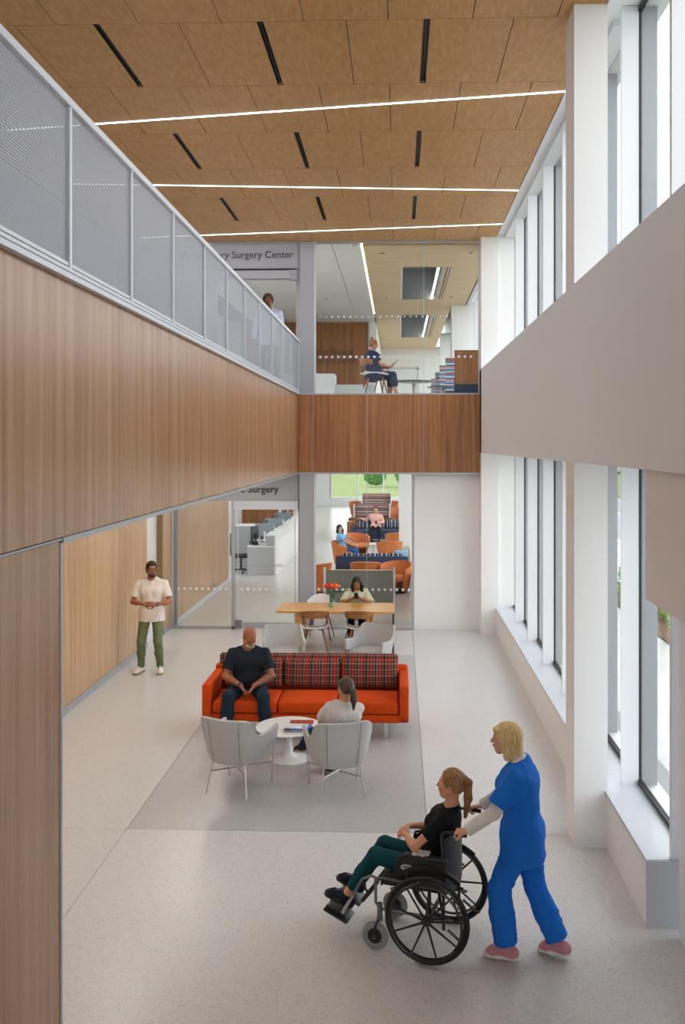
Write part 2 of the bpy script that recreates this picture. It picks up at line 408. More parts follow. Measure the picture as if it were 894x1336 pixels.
# hall end behind the door: pale wall, walnut wall
wh = struct('wall_reception')
for a, b in ((-6.4, -5.9), (-5.9, -5.4), (-5.4, -4.9), (-4.5, -4.3)):
    MB().rbox(a+.002, b-.002, 37.5, 37.53, .0, ZB, r=.001, seg=1).build('walnut_panel', WALNUTD, wh)
MB().box(-6.6, -3.5, 37.53, 37.7, 0, ZB).build('core', WHITE, wh)
MB().box(-6.6, -6.4, 23.9, 37.7, 0, ZB+.02).build('partition', WHITE, wh)

# ceiling of veneer panels with diffuser slots, hall side
ce = struct('ceiling')
rows = [5.49, 7.01, 8.53, 10.045, 11.57, 13.08, 14.6, 16.12, 17.86]
def panel(x0, x1, y0, y1, m=CEILW):
    MB().box(x0+.004, x1-.004, y0+.004, y1-.004, ZC, ZC+.02).build('ceiling_panel', m, ce)
slotx = (-4.385, -2.835, -1.29, .265)
for r in range(len(rows)-1):
    y0, y1 = rows[r], rows[r+1]
    if r % 2 == 1:
        ed = [-5.5, -4.76, -3.99, -3.21, -2.43, -1.655, -.88, -.095, .685, 1.46, 1.86]
        for a, b in zip(ed[:-1], ed[1:]): panel(a, b, y0, y1)
    else:
        ed = [-5.5, -5.16, -4.385, -3.61, -2.835, -2.06, -1.29, -.485, .265, 1.07, 1.86]
        for a, b in zip(ed[:-1], ed[1:]):
            a2 = a+.028 if a in slotx else a; b2 = b-.028 if b in slotx else b
            panel(a2, b2, y0, y1)
        for sx in slotx:
            m = MB().box(sx-.026, sx+.026, y0+.004, y1-.004, ZC+.05, ZC+.06).box(sx-.028, sx-.024, y0, y1, ZC+.002, ZC+.05).box(sx+.024, sx+.028, y0, y1, ZC+.002, ZC+.05)
            m.box(sx-.004, sx+.004, y0+.01, y1-.01, ZC+.012, ZC+.05)
            o = m.build('slot_diffuser', BLACK, ce)
            MB().box(sx-.012, sx+.012, y1-.05, y1-.02, ZC+.006, ZC+.010).build('slot_sensor', mat('sensor_grey', '#777a7d', .4), o)
MB().box(-5.6, 1.86, -5, 5.49, ZC, ZC+.03).build('ceiling_panel', CEILW, ce)
MB().box(-5.6, 2.4, -5, 17.9, ZC+.065, ZC+.25).build('deck', DARKG, ce)
MB().box(1.86, 1.875, -5, 17.9, ZC-.02, ZC+.07).build('edge_trim', WHITE2, ce)
MB().box(1.875, 2.42, -5, 17.9, ZC+.055, ZC+.066).build('window_soffit', WHITE, ce)
MB().box(-5.5, XR, 17.80, 17.88, ZC-.025, ZC+.03).build('edge_trim', ALU, ce)
# light strips, each a fitting of its own
STR = [((-4.9, 11.35), (1.855, 10.32), 'long white light strip across the wooden ceiling, nearest of three'),
       ((-4.9, 13.725), (1.855, 14.315), 'long white light strip across the wooden ceiling, middle of three'),
       ((-4.9, 17.33), (1.855, 16.485), 'long white light strip across the wooden ceiling, farthest and nearest the glass front'),
       ((-4.9, 5.9), (1.855, 6.4), 'added long white light strip across the wooden ceiling, out of view')]  # last strip is unseen, added to brighten the hall
for (a, b, lab) in STR:
    A, B = Vector((*a, 0)), Vector((*b, 0)); L = (B-A).length; an = math.atan2(B.y-A.y, B.x-A.x)
    t = empty('light_strip', (*a, ZC), an, lab, 'light', 'light strips in the wooden ceiling')
    n = 3
    for i in range(n):
        MB().box(L*i/n+.004, L*(i+1)/n-.004, -.016, .016, -.008, .004).build('lens', STRIP, t)
    MB().box(0, L, -.022, .022, -.004, .006).build('channel', ALUL, t)

# beam on the window side
bm_ = sbox('wall_right_beam', GREYP, XR, 2.16, -5, 17.9, 3.44, 5.035)
# drop panel of the near bay and pier
sbox('wall_right_drop_panel', WHITE, XR+.03, 2.0, -5, 6.02, 2.60, 3.46)
sbox('wall_right_pier', GREYP, 2.045, 2.40, 5.0, 6.78, 0, 3.45)
sbox('wall_right_near', WHITE, 2.2, 2.4, -5, 5.0, 0, 3.45)
sbox('wall_right_near_upper', WHITE, 2.2, 2.4, -5, 2.0, 5.0, 7.6)
c1 = struct('column_near'); MB().box(XR+.003, 1.87, 8.29, 8.70, .0, 3.45).build('shaft', WHITE, c1)
MB().box(XR+.003, 1.87, 8.29, 8.70, 5.03, ZC+.06).build('shaft', WHITE, c1)
MB().box(XR, 1.87, 8.285, 8.30, 0, .085).build('base_board', WHITE2, c1)
c2 = struct('column_far'); MB().box(XR, 1.90, 17.5, 17.95, 0, ZC+.06).build('shaft', WHITE, c2)
MB().box(1.89, 2.2, 17.55, 17.95, 0, ZC+.06).build('return_wall', WHITE, c2)
wf = struct('wall_end_lower'); MB().box(.29, XR+.3, 17.9, 18.05, 0, ZB+.02).build('plaster', WHITE, wf)
MB().box(.27, .30, 17.9, 18.05, 0, ZB).build('glazing_jamb', ALUL, wf)
# knee walls with sills
for nm, (y0, y1) in (('wall_knee_far', (8.72, 17.5)), ('wall_knee_near', (6.93, 8.70))):
    k = struct(nm); MB().box(1.86, 2.4, y0, y1, 0, .48).build('knee_wall', WHITE, k)
    MB().rbox(1.845, 2.21, y0-.02, y1, .475, .505, r=.004, seg=1).build('sill', ALUL, k)
MB().box(1.845, 2.21, 6.905, 6.925, 0, .505).build('end_plate', ALUL, bpy.data.objects['wall_knee_near'])

# window wall: fins inside, glass, grey caps outside; one window per storey
fins = [6.95+1.527*i for i in range(8)]
def window(name, z0, z1, ylo, yhi, xg=2.2):
    w = struct(name)
    for y in [f for f in [6.95-1.527*3, 6.95-1.527*2, 6.95-1.527]+fins if ylo-.1 < f < yhi+.1]:
        f = MB().box(2.035, xg-.012, y-.03, y+.03, z0, z1).build('mullion', WHITE2, w)
        MB().box(xg-.012, xg+.012, y-.034, y+.034, z0, z1).build('gasket', DARKG, f)
        MB().box(xg+.012, xg+.155, y-.028, y+.028, z0, z1).build('outer_cap', CAPG, f)
    MB().box(xg-.02, xg+.02, ylo, yhi, z0, z0+.05).box(xg-.02, xg+.02, ylo, yhi, z1-.05, z1).build('frame_rail', DARKG, w)
    ed = sorted([ylo]+[f for f in [6.95-1.527*3, 6.95-1.527*2, 6.95-1.527]+fins if ylo < f < yhi]+[yhi])
    for a, b in zip(ed[:-1], ed[1:]):
        if b-a > .2: MB().box(xg-.004, xg+.004, a+.034, b-.034, z0+.05, z1-.05).build('pane', GLASS, w)
    return w
window('window_1', .5, 3.46, 6.8, 17.95)
window('window_2', 5.03, ZC+.05, 2.0, 17.95)
sbox('trim_1', WHITE2, 2.02, 2.2, 8.70, 17.5, ZC-.02, ZC+.06)
sbox('trim_2', CAPG, 2.2, 2.5, -5, 17.95, 3.45, 5.03)
sbox('wall_roof_edge', WHITE2, 2.2, 2.45, -5, 41, ZC+.05, ZC+.5)

# the hall behind the viewpoint
wb = struct('wall_back')
MB().box(-6.4, -1.9, -5.2, -5, 0, ZC+.1).box(-1.9, 2.4, -5.2, -5, 0, .5).box(-1.9, 2.4, -5.2, -5, 3.45, 5.03).build('plaster', WHITE, wb)
w9 = struct('window_added')  # window added in the unseen back wall to let in frontal daylight
for x in (-1.85, -.45, .95, 2.15): MB().box(x-.04, x+.04, -5.15, -5.0, .5, ZC+.05).build('mullion', WHITE2, w9)
for z0, z1 in ((.5, 3.45), (5.03, ZC+.05)):
    for a, b in ((-1.81, -.49), (-.41, .91), (.99, 2.11)): MB().box(a, b, -5.1, -5.09, z0, z1).build('pane', GLASS, w9)
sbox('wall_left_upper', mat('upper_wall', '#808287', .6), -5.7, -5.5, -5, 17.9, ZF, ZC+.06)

# inner glass front, lower storey: pillar, header with the sign, door, panes
pl = struct('trim_3')
MB().box(-1.915, -1.625, 17.76, 17.86, 0, ZB).build('pillar_cladding', GREYM, pl)
MB().prism([(-1.945, 17.86), (-1.915, 17.76), (-1.915, 17.95), (-1.945, 17.95)], 0, ZB).build('pillar_return', mat('grey_panel_dark', '#8d8d92', .45), pl)
MB().box(-1.63, -1.60, 17.755, 17.87, 0, ZB).build('pillar_lit_edge', ALUL, pl)  # paler strip puts the lit right edge of the pillar into colour
MB().box(-1.95, -1.62, 17.86, 18.1, 0, ZB+.02).build('core', GREYM, pl)
pu = struct('trim_4')
MB().box(-1.90, -1.625, 17.76, 17.86, ZF+.02, ZC-.02).build('pillar_cladding', GREYM, pu)
MB().prism([(-2.0, 17.90), (-1.90, 17.76), (-1.90, 17.95), (-2.0, 17.95)], ZF+.02, ZC-.02).build('pillar_return', mat('grey_panel_dark', '#8d8d92', .45), pu)
MB().box(-1.63, -1.605, 17.755, 17.87, ZF+.02, ZC-.02).build('pillar_lit_edge', ALUL, pu)  # same bright lit edge, laid on as a paler strip
h1 = struct('wall_sign_header_lower')
MB().box(-4.48, -1.93, 17.86, 18.0, 2.50, ZB+.02).build('header_panel', GREYM, h1)
sbox('wall_upper_end_left', GREYM, -5.5, -3.56, 17.86, 18.0, ZF, 7.03)
h2 = struct('wall_sign_header_upper')
MB().box(-5.5, -1.93, 17.84, 18.0, 7.03, ZC-.02).build('header_panel', GREYM, h2)
MB().box(-5.5, -1.93, 17.90, 18.0, 6.99, 7.03).build('shadow_gap', DARKG, h2)
MB().box(-5.5, -2.12, 17.80, 18.0, 6.83, 6.985).build('door_operator', ALU, h2)
MB().box(-2.12, -1.97, 17.83, 18.0, 6.81, 7.0).build('operator_end', GREYM, h2)
INK = mat('sign_letters', '#232427', .5)
text_obj('sign', 'e Surgery', .195, (-2.335, 17.848, 2.665), (R(90), 0, 0), INK, align='RIGHT', label='dark lettering ending in Surgery on the grey header above the lower glass door', cat='sign', bold=.002)
text_obj('sign', 'Ambulatory Surgery Center', .192, (-2.045, 17.828, 7.235), (R(90), 0, 0), INK, align='RIGHT', label='dark lettering reading Ambulatory Surgery Center on the upper grey header', cat='sign', bold=.001)

DOT = mat('frosted_dot', '#dfe8ee', .5)
def dots(parent, x0, x1, z, y, n_sp=.117, s=.021, name='manifestation_dots'):
    m = MB(); x = x0
    while x < x1:
        m.box(x-s, x+s, y-.001, y+.001, z-s, z+s); x += n_sp
    o = m.build(name, DOT, parent); o['kind'] = 'stuff'; return o
g1 = struct('window_3')   # lower glass front
MB().box(-4.44, -3.23, FY-.006, FY+.006, .05, 2.50+.52).build('pane', GLASS, g1)
MB().box(-1.60, -.62, FY-.006, FY+.006, .04, ZB).build('pane', GLASS, g1)
MB().box(-.615, .27, FY-.006, FY+.006, .04, ZB).build('pane', GLASS, g1)
MB().box(-4.44, -3.2, FY-.03, FY+.03, 0, .05).box(-1.60, .27, FY-.03, FY+.03, 0, .04).build('floor_channel', ALU, g1)
MB().box(-4.47, -4.40, 17.90, 18.12, 0, ZB).build('corner_post', ALUL, g1)
MB().box(-4.40, -4.385, 17.90, 18.12, 0, ZB).build('post_gasket', mat('post_grey', '#6e7278', .5), g1)
dots(g1, -1.55, .24, .78, FY-.008); dots(g1, -4.3, -3.2, .78, FY-.008)
d2 = struct('door_2')     # sliding glass door
MB().box(-3.26, -3.20, FY-.03, FY+.05, 0, 2.50).build('jamb', ALU, d2)
MB().box(-3.20, -1.95, FY-.07, FY+.06, 2.335, 2.50).build('operator_header', ALUL, d2)
lf = MB().box(-3.21, -2.0, FY-.022, FY-.010, .12, 2.335).build('door_leaf', GLASS, d2)
MB().box(-3.06, -1.98, FY-.035, FY, .02, .13).build('bottom_rail', ALU, d2)
MB().box(-3.20, -3.06, FY-.03, FY+.02, .02, .17).build('rail_block', mat('post_grey', '#6e7278', .5), d2)
MB().box(-3.135, -3.125, FY-.03, FY-.008, .13, 2.335).box(-2.02, -2.005, FY-.03, FY-.008, .13, 2.335).build('stile', ALUL, d2)
dots(d2, -3.05, -2.02, .78, FY-.03)
text_obj('glass_lettering', 'Montefiore Einstein', .10, (-3.02, FY-.036, 1.22), (R(90), 0, 0), mat('grey_letters', '#8a8f94', .6), d2, extrude=.001)

# inner glass front, upper storey
g2 = struct('window_4')
for a, b in ((-1.6, .49), (.494, XR)):
    MB().box(a, b, FY-.006, FY+.006, ZF+.02, ZC-.03).build('pane', GLASS, g2)
MB().box(.488, .496, FY-.007, FY+.007, ZF+.02, ZC-.03).build('pane_joint', mat('glass_edge', '#a9c8c6', .2), g2)
MB().box(-.618, -.612, FY-.007, FY+.007, .04, ZB).build('pane_joint', MATS['glass_edge'], g1)
MB().box(XR-.02, XR+.005, FY-.04, FY+.03, ZF+.02, ZC-.03).build('edge_channel', ALUL, g2)
dots(g2, -1.52, 1.5, 5.305, FY-.008); dots(g2, -1.52, 1.5, 6.085, FY-.008, s=.015)
MB().box(-3.55, -1.98, FY+.02, FY+.03, ZF+.1, 6.82).build('door_leaf', GLASS, g2)

# perforated balcony railing: every panel and post its own piece
ra = empty('balcony_railing', (XL+.02, 4, ZF), 0, 'pale grey balcony railing of perforated metal panels above the walnut fascia', 'railing')
posts = [-3.25, -2.02, -.80, .43, 1.66, 2.88, 4.09, 5.31, 6.545, 7.775, 9.04, 10.22, 11.43, 12.68, 13.95, 15.18, 16.42, 17.68]
for p in posts:
    MB().box(-.018, .018, p-4-.018, p-4+.018, .03, 1.03).build('post', ALUL, ra)
for a, b in zip(posts[:-1], posts[1:]):
    MB().box(-.0015, .0015, a-4+.018, b-4-.018, .085, .985).build('perforated_panel', PERF, ra)
    MB().box(-.010, .010, a-4+.018, b-4-.018, .07, .092).build('bottom_rail', ALUL, ra)
MB().rbox(-.026, .026, -8.5, 13.76, 1.0, 1.05, r=.004, seg=1).build('top_rail', ALUL, ra)
MB().box(-.05, .024, -8.5, 13.76, -.005, .055).build('base_channel', ALUL, ra)
MB().box(.024, .026, -8.5, 13.76, .028, .034).build('base_groove', mat('post_grey', '#6e7278', .5), ra)

# ------------------------------------------------------------------ upper room behind the glass
uc = struct('ceiling_upper_room')
def hole_slab(x0, x1, y0, y1, holes, z, t, m, nm):
    ys_ = sorted({y0, y1, *[h[2] for h in holes], *[h[3] for h in holes]})
    for a, b in zip(ys_[:-1], ys_[1:]):
        xx = [x0]
        for h in holes:
            if h[2] <= a and b <= h[3]: xx += [h[0], h[1]]
        xx.append(x1)
        for i in range(0, len(xx), 2): MB().box(xx[i], xx[i+1], a+.002, b-.002, z, z+t).build(nm, m, uc)
ZU = 7.5
SKH = [(.10, .97, 20.25, 24.7, 0), (.10, .97, 27.7, 33.4, 0)]
hole_slab(-.69, 1.86, 17.92, 25.9, SKH[:1], ZU, .12, CEILW2, 'veneer_panel')
hole_slab(-.69, 1.50, 25.9, 37.6, SKH[1:], ZU, .12, CEILW2, 'veneer_panel')
MB().box(-.75, 1.9, 18, 37.7, ZU+1.0, ZU+1.1).build('deck', mat('well_deck', '#6f7275', .7), uc)
for (x0, x1, y0, y1, _) in SKH:
    MB().box(x0-.03, x0, y0, y1, ZU-.01, ZU+1).build('light_well_side', GREYM, uc)
    MB().box(x1, x1+.03, y0, y1, ZU-.01, ZU+1).build('light_well_side', GREYM, uc)
    MB().box(x0, x1, y1, y1+.03, ZU-.01, ZU+1).box(x0, x1, y0-.03, y0, ZU-.01, ZU+1).build('light_well_end', mat('well_grey', '#8d8f92', .6), uc)
    MB().box(x1-.10, x1-.06, y0, y1, ZU+.01, ZU+.06).build('light_bar', emit('well_light', '#fff8f0', 7.0) if 'well_light' not in MATS else MATS['well_light'], uc)
    MB().box(x1+.10, x1+.13, y0, y1, ZU-.004, ZU).box(x1+.17, x1+.19, y0, y1, ZU-.004, ZU).build('slot', BLACK, uc)
    MB().box(x0-.03, x1+.05, y0-.03, y0, ZU-.012, ZU).box(x0-.04, x0, y0, y1, ZU-.012, ZU).build('well_trim', WHITE2, uc)
MB().box(-.74, -.70, 17.92, 27.5, ZU-.0, ZU+.02).build('cove_light', emit('cove_light', '#ffd9a8', 3.0), uc)
# white panel ceiling
for i, xx in enumerate((-4.7, -3.55, -2.4, -1.31)):
    x1 = (-3.55, -2.4, -1.31, -.90)[i]
    for j, yy in enumerate((18.0, 20.9, 23.8, 26.7)):
        MB().box(xx+.006, x1-.006, yy+.006, yy+2.894, ZU+.03, ZU+.05).build('white_panel', WHITE, uc)
MB().box(-.90, -.74, 18.0, 29.5, ZU-.02, ZU+.16).build('cove_edge', WHITE, uc)
MB().box(-5.6, -.74, 18.0, 29.7, ZU+.06, ZU+.3).build('deck', DARKG, uc)
DL = mat('downlight_trim', '#4b4b4c', .5)
for i, (x, y, z) in enumerate(((-.33, 18.75, ZU), (1.47, 18.75, ZU), (-.32, 24.4, ZU), (1.40, 24.4, ZU), (-1.95, 21.0, ZU+.03), (-1.95, 24.8, ZU+.03), (-3.0, 21.0, ZU+.03))):
    labs = ['small downlight in the pale wooden ceiling, front left of the light wells', 'small downlight in the pale wooden ceiling, front right corner', 'small downlight in the pale wooden ceiling, between the two light wells on the left',
            'small downlight in the pale wooden ceiling, between the two light wells on the right', 'small downlight in the white panel ceiling, nearer of two behind the glass', 'small downlight in the white panel ceiling, farther of two behind the glass', 'small downlight in the white panel ceiling above the standing man']
    t = empty('downlight', (x, y, z), 0, labs[i], 'light', 'small round downlights upstairs')
    MB().lathe([(.055, -.006), (.055, .0)], seg=20).build('trim_ring', ALU, t)
    MB().lathe([(.042, -.008), (.042, -.0055)], seg=20).build('lens', DL, t)
# walls of the upper room
ww = struct('wall_upper_walnut')
MB().box(-5.6, -5.05, 29.5, 29.62, ZF, ZU+.3).build('plaster', WHITE, ww)
for i in range(8):
    MB().rbox(-5.05+i*.51, -4.545+i*.51, 29.5, 29.53, ZF, ZU+.03, r=.001, seg=1).build('walnut_panel', WALNUTD, ww)
MB().box(-.97, -.93, 29.45, 29.6, ZF, ZU).build('edge_trim', ALUL, ww)
MB().box(-5.1, -.95, 29.532, 29.62, ZF, ZU+.05).build('backing', DARKG, ww)
MB().box(-.93, -.70, 29.4, 37.6, ZF, ZU+.1).build('white_return', WHITE, ww)
text_obj('sign', 'Montefiore Nyack', .30, (-1.43, 29.48, 6.48), (R(90), 0, 0), mat('bronze_letters', '#5b4a3c', .5), align='RIGHT', label='faint lettering on the upper walnut wall, upper line ending in Nyack', cat='sign')
text_obj('sign', 'Ambulatory Surgery Center', .26, (-1.35, 29.48, 6.22), (R(90), 0, 0), MATS['bronze_letters'], align='RIGHT', label='faint lettering on the upper walnut wall, lower line ending in Surgery Center', cat='sign')
we = struct('wall_upper_end'); MB().box(-.72, 2.4, 37.6, 37.8, ZF, ZU+.1).build('plaster', WHITE, we)
d3 = struct('door_3'); MB().box(-.35, .75, 37.56, 37.6, ZF, ZF+2.1).build('door_leaf', WHITE2, d3)
MB().box(-.42, -.35, 37.55, 37.6, ZF, ZF+2.17).box(.75, .82, 37.55, 37.6, ZF, ZF+2.17).box(-.42, .82, 37.55, 37.6, ZF+2.1, ZF+2.17).build('door_frame', ALUL, d3)
wr = struct('wall_upper_right')
for y in (18.1, 25.9, 33.0): MB().box(1.50 if y > 20 else 1.62, 2.3, y, y+.55, ZF, ZU+.1).build('column', WHITE, wr)
MB().box(1.95, 2.25, 18, 37.6, ZF, ZF+.5).build('knee_wall', WHITE, wr)
w5 = struct('window_5')
for i in range(13):
    y = 18.9+1.527*i
    MB().box(2.05, 2.2, y-.03, y+.03, ZF+.5, ZU).build('mullion', WHITE2, w5)
    MB().box(2.196, 2.204, y+.03, y+1.497, ZF+.5, ZU).build('pane', GLASS, w5)
sbox('wall_upper_left_side', WHITE, -5.6, -5.45, 17.95, 29.6, ZF, ZU+.1)
sbox('roof_upper_room', WHITE2, -5.7, 2.45, 17.95, 41, ZU+1.1, ZU+1.3)
sbox('wall_light_well_shell', WHITE2, -.80, -.74, 18, 37.7, ZU+.15, ZU+1.1)
sbox('wall_light_well_shell_right', WHITE2, 1.9, 2.0, 18, 37.7, ZU+.0, ZU+1.1)
sbox('wall_light_well_shell_front', WHITE2, -.80, 2.0, 17.95, 18.0, ZU+.0, ZU+1.1)

# ------------------------------------------------------------------ lower waiting room shell
sbox('ceiling_waiting_room', WHITE, -6.5, 2.4, 17.95, 54.2, ZB-.0, ZB+.03)
wq = struct('wall_waiting_right')
MB().box(.30, .42, 18.05, 21.5, 0, ZB).build('plaster', WHITE, wq)
for y in (28.0, 36.5, 45.0): MB().box(.02, .5, y, y+.6, 0, ZB).build('column', WHITE, wq)
w6 = struct('window_6')
for i in range(21):
    y = 21.6+1.527*i
    MB().box(.36, .50, y-.03, y+.03, 0, ZB).build('mullion', WHITE2, w6)
    MB().box(.496, .504, y+.03, y+1.497, .5, ZB).build('pane', GLASS, w6)
MB().box(.34, .6, 21.5, 54, 0, .5).build('knee_wall', WHITE, w6)
we2 = struct('wall_waiting_end')
MB().box(-6.5, -3.98, 54, 54.2, 0, ZB).build('plaster', WHITE, we2)
MB().box(-3.98, .6, 54, 54.2, 0, .5).build('knee_wall', WHITE, we2)
w7 = struct('window_7')
for x in (-3.98, -2.42, -.87, .30): MB().box(x-.04, x+.04, 54.0, 54.18, .5, ZB).build('mullion', WHITE2, w7)
for a, b in ((-3.98, -2.42), (-2.42, -.87), (-.87, .30)): MB().box(a+.04, b-.04, 54.09, 54.10, .5, ZB).build('pane', GLASS, w7)
sbox('wall_waiting_left', WHITE, -6.6, -6.4, 37.7, 54.2, 0, ZB)
LFILL = emit('fill_panel_light', '#fff8ef', 14.0)
lp = empty('fill_lights_lower', (0, 0, ZB), kind='structure')  # unseen panels added for brightness; those under the balcony replace downlights
for x, y in [(-3.2, 7.5), (-3.2, 10.5), (-3.2, 13.5), (-3.2, 16.3), (-4.9, 20.5), (-3.2, 20.5), (-4.9, 26), (-3.2, 26), (-4.9, 32), (-3.2, 32)]+[(-.9, y) for y in (20.5, 24.5, 28.5, 32.5, 36.5, 40.5, 44.5, 48.5)]+[(-4.6, y) for y in (40.5, 44.5, 48.5)]:
    MB().box(x-.15, x+.15, y-.6, y+.6, -.012, .02).build('fill_light_panel', LFILL, lp)


lq = empty('fill_lights_upper', (0, 0, ZU), kind='structure')  # fill panels added out of view above the header to brighten the upper room
for x in (-3.0, -4.3): MB().box(x-.5, x+.5, 18.3, 19.1, .012, .04).build('fill_light_panel', LFILL, lq)
# ------------------------------------------------------------------ outside
GRASS = mat('lawn', '#6a7638', .9, var=.35, vscale=1.3)
def ground():
    g = empty('ground', (0, 0, 0), kind='structure')
    ASPH = mat('asphalt', '#83878e', .9, var=.12, vscale=2); CONC = mat('concrete_path', '#c9c8c4', .8, var=.08, vscale=3)
    MB().box(2.4, 5.0, -30, 54.3, -.30, -.10).build('path', CONC, g)
    MB().box(5.0, 5.9, -30, 54.3, -.30, -.07).build('planting_bed', mat('mulch', '#6d5138', .95, var=.3, vscale=20), g)
    MB().box(5.9, 8.2, -30, 120, -.30, -.10).build('path', CONC, g)
    MB().box(8.2, 8.45, -30, 120, -.30, -.03).build('kerb', mat('kerb', '#deddd8', .8), g)
    MB().box(8.45, 15.5, -30, 120, -.32, -.13).build('roadway', ASPH, g)
    MB().box(11.9, 12.02, -30, 120, -.13, -.125).build('road_line', mat('road_paint', '#e8e6df', .8), g)
    MB().box(15.5, 80, -30, 160, -.34, -.06).build('lawn', GRASS, g)
    MB().box(17.5, 18.6, 60, 66, -.06, .3).build('planter_bed', mat('yellow_flowers', '#d8b631', .9, var=.3, vscale=6), g)
    MB().box(-40, 5.0, 54.3, 60.0, -.30, -.10).build('lawn', GRASS, g)
    # rising lawn beyond the end window
    mm = MB(); pts = []
    for i in range(25):
        for j in range(13):
            x = -40+i*2; y = 60+j*4; z = -.1+max(0, (j-2))*.06+.15*math.sin(x*.3+j)
            pts.append((x, y, z))
    mm.add(pts, [(i*13+j, (i+1)*13+j, (i+1)*13+j+1, i*13+j+1) for i in range(24) for j in range(12)], True)
    mm.build('lawn', GRASS, g)
    MB().box(-40, 5.8, 108, 114, -.3, .62).build('pavement', CONC, g)
    MB().box(-40, 80, 114, 200, -.3, .3).build('lawn', GRASS, g)
ground()
LEAF = mat('leaf_green', '#5f9a35', .7, var=.45, vscale=9); LEAF2 = mat('leaf_green_light', '#7db545', .7, var=.4, vscale=7)
def bush(loc, r, h, label, seed, m=LEAF, n=900, name='shrub', cat='shrub', group=None, trunk=0):
    rnd = random.Random(seed); t = empty(name, loc, rnd.random()*6, label, cat, group)
    mb = MB(); 
    for _ in range(n):
        a = rnd.random()*6.283; u = rnd.random(); rr = (rnd.random()**.33)
        z = h*(.06+.94*(u)); prof = math.sin(min(1, (u*.93+.07))*math.pi)**.55
        rad = r*prof*rr*(1+.12*math.sin(a*3+seed))
        c = Vector((rad*math.cos(a), rad*math.sin(a), trunk+z)); s = .05*r/.5*(.7+rnd.random()*.7)
        M = Euler((rnd.random()*3, rnd.random()*3, rnd.random()*6)).to_matrix()
        q = [c+M @ Vector(v)*s for v in ((-1, 0, 0), (0, -.5, .15), (1.2, 0, 0), (0, .5, .15))]
        mb.add(q, [(0, 1, 2), (0, 2, 3)])
    o = mb.build('foliage', m, t); o['kind'] = 'stuff'
    MB().tube([(0, 0, -.05), (.02, 0, (trunk+h)*.35), (0, .03, (trunk+h)*.75)], [.05*r/.5, .03*r/.5, .01*r/.5], seg=6).build('stem', mat('bark', '#5a4632', .9), t)
    return t
bush((-2.05+.12, 79, .1), 1.0, 1.9, 'rounded green shrub on the lawn, in the middle pane of the end window', 3, LEAF, 2600)
bush((.75, 79, .1), 1.0, 1.9, 'rounded green shrub on the lawn, in the right-hand pane of the end window', 4, LEAF, 2600)
for i in range(9):
    bush((5.45, 4.5+i*2.1+.3*(i % 2), -.07), .5, .75+.15*(i % 3), 'leafy green shrub outside the lower windows, %s along the bed' % ('nearest the viewer', 'second', 'third', 'fourth', 'fifth', 'sixth', 'seventh', 'eighth', 'farthest')[i], 20+i, LEAF2, 500, group='shrubs outside the lower windows')
for i, (x, y, h) in enumerate(((24, 70, 8), (30, 95, 10), (20, 108, 9), (38, 80, 11), (-14, 122, 8), (-4, 126, 9), (8, 124, 8))):
    bush((x, y, 0), 3.2, h, 'broad green tree far outside, %s' % ('right of the road', 'right of the road, behind the first', 'right of the road, farthest of its row', 'right of the road, widest apart', 'behind the end lawn at the left', 'behind the end lawn, in its middle', 'behind the end lawn at the right')[i], 50+i, LEAF, 1500, 'tree', 'tree', 'trees far beyond the road', trunk=1.5)
# ------------------------------------------------------------------ furniture
FELT = mat('light_grey_felt', '#b3b3b1', .95, spec=.2, bump=.6, bscale=420, var=.16, vscale=170)
SEATF = mat('grey_seat_fabric', '#a5a19d', .95, bump=.5, bscale=300, var=.10, vscale=200)
CHROME = mat('satin_steel', '#b9bbbe', .28, metal=.9)
ORANGE = mat('orange_velvet', '#bf430c', .85, spec=.15, bump=.3, bscale=500, var=.10, vscale=14)
OLEATH = mat('orange_leather', '#c2703a', .5, var=.12, vscale=4)
NAVY = mat('navy_fabric', '#33435f', .9, bump=.3, bscale=300)
SHELLW = mat('white_shell', '#e4e4e2', .35)
LEGW = wood('leg_walnut', '#6d3f1e', '#84502a', '#96602f', sc=(6, 6, 2), rough=.4, fine=(90, 90, 9))
P1 = [(2.4, '#2a2227'), (1, '#857b6e'), (2, '#5a2a2a'), (1.4, '#d63a1c'), (2, '#573a35'), (1, '#77705f'), (2.0, '#2e2328'), (.6, '#a79f90'), (2.0, '#7a2e26'), (1.5, '#d6401f'), (1.4, '#33272a'), (1.2, '#7a5a4b')]
P2 = [(5, '#4a2c2c'), (1, '#b7ad9c'), (4, '#5a2e2c'), (1.0, '#c23b22'), (3, '#35262a'), (1, '#9a8f80'), (3, '#5a302e')]
PLAID = stripes('plaid_fabric', P1, 0, .235, plaid=P2, axis2=2)
PLAID.node_tree.nodes['Principled BSDF'].inputs['Roughness'].default_value = .9
STR_N = stripes('striped_navy_fabric', [(2, '#3c4a60'), (1, '#c9cdd2'), (1.5, '#28303e'), (1, '#8b9199'), (2, '#222a38'), (.7, '#d6d8da'), (1.6, '#4f5d72')], 0, .30)
STR_H = stripes('striped_band_fabric', [(2, '#5b5560'), (1, '#c28a66'), (1.2, '#8f8d92'), (1, '#b5543c'), (1.6, '#6e7380'), (1, '#d0bda5'), (1.5, '#49414a'), (1, '#9c6b50')], 2, .33)
STR_B = stripes('striped_blue_fabric', [(2, '#5d7fa8'), (1, '#b9563f'), (1.2, '#a9bccf'), (1, '#45608a'), (1.6, '#8fa6bf'), (1, '#c98d6a'), (1.5, '#5a6f8c'), (1, '#d0d4d6')], 2, .30)

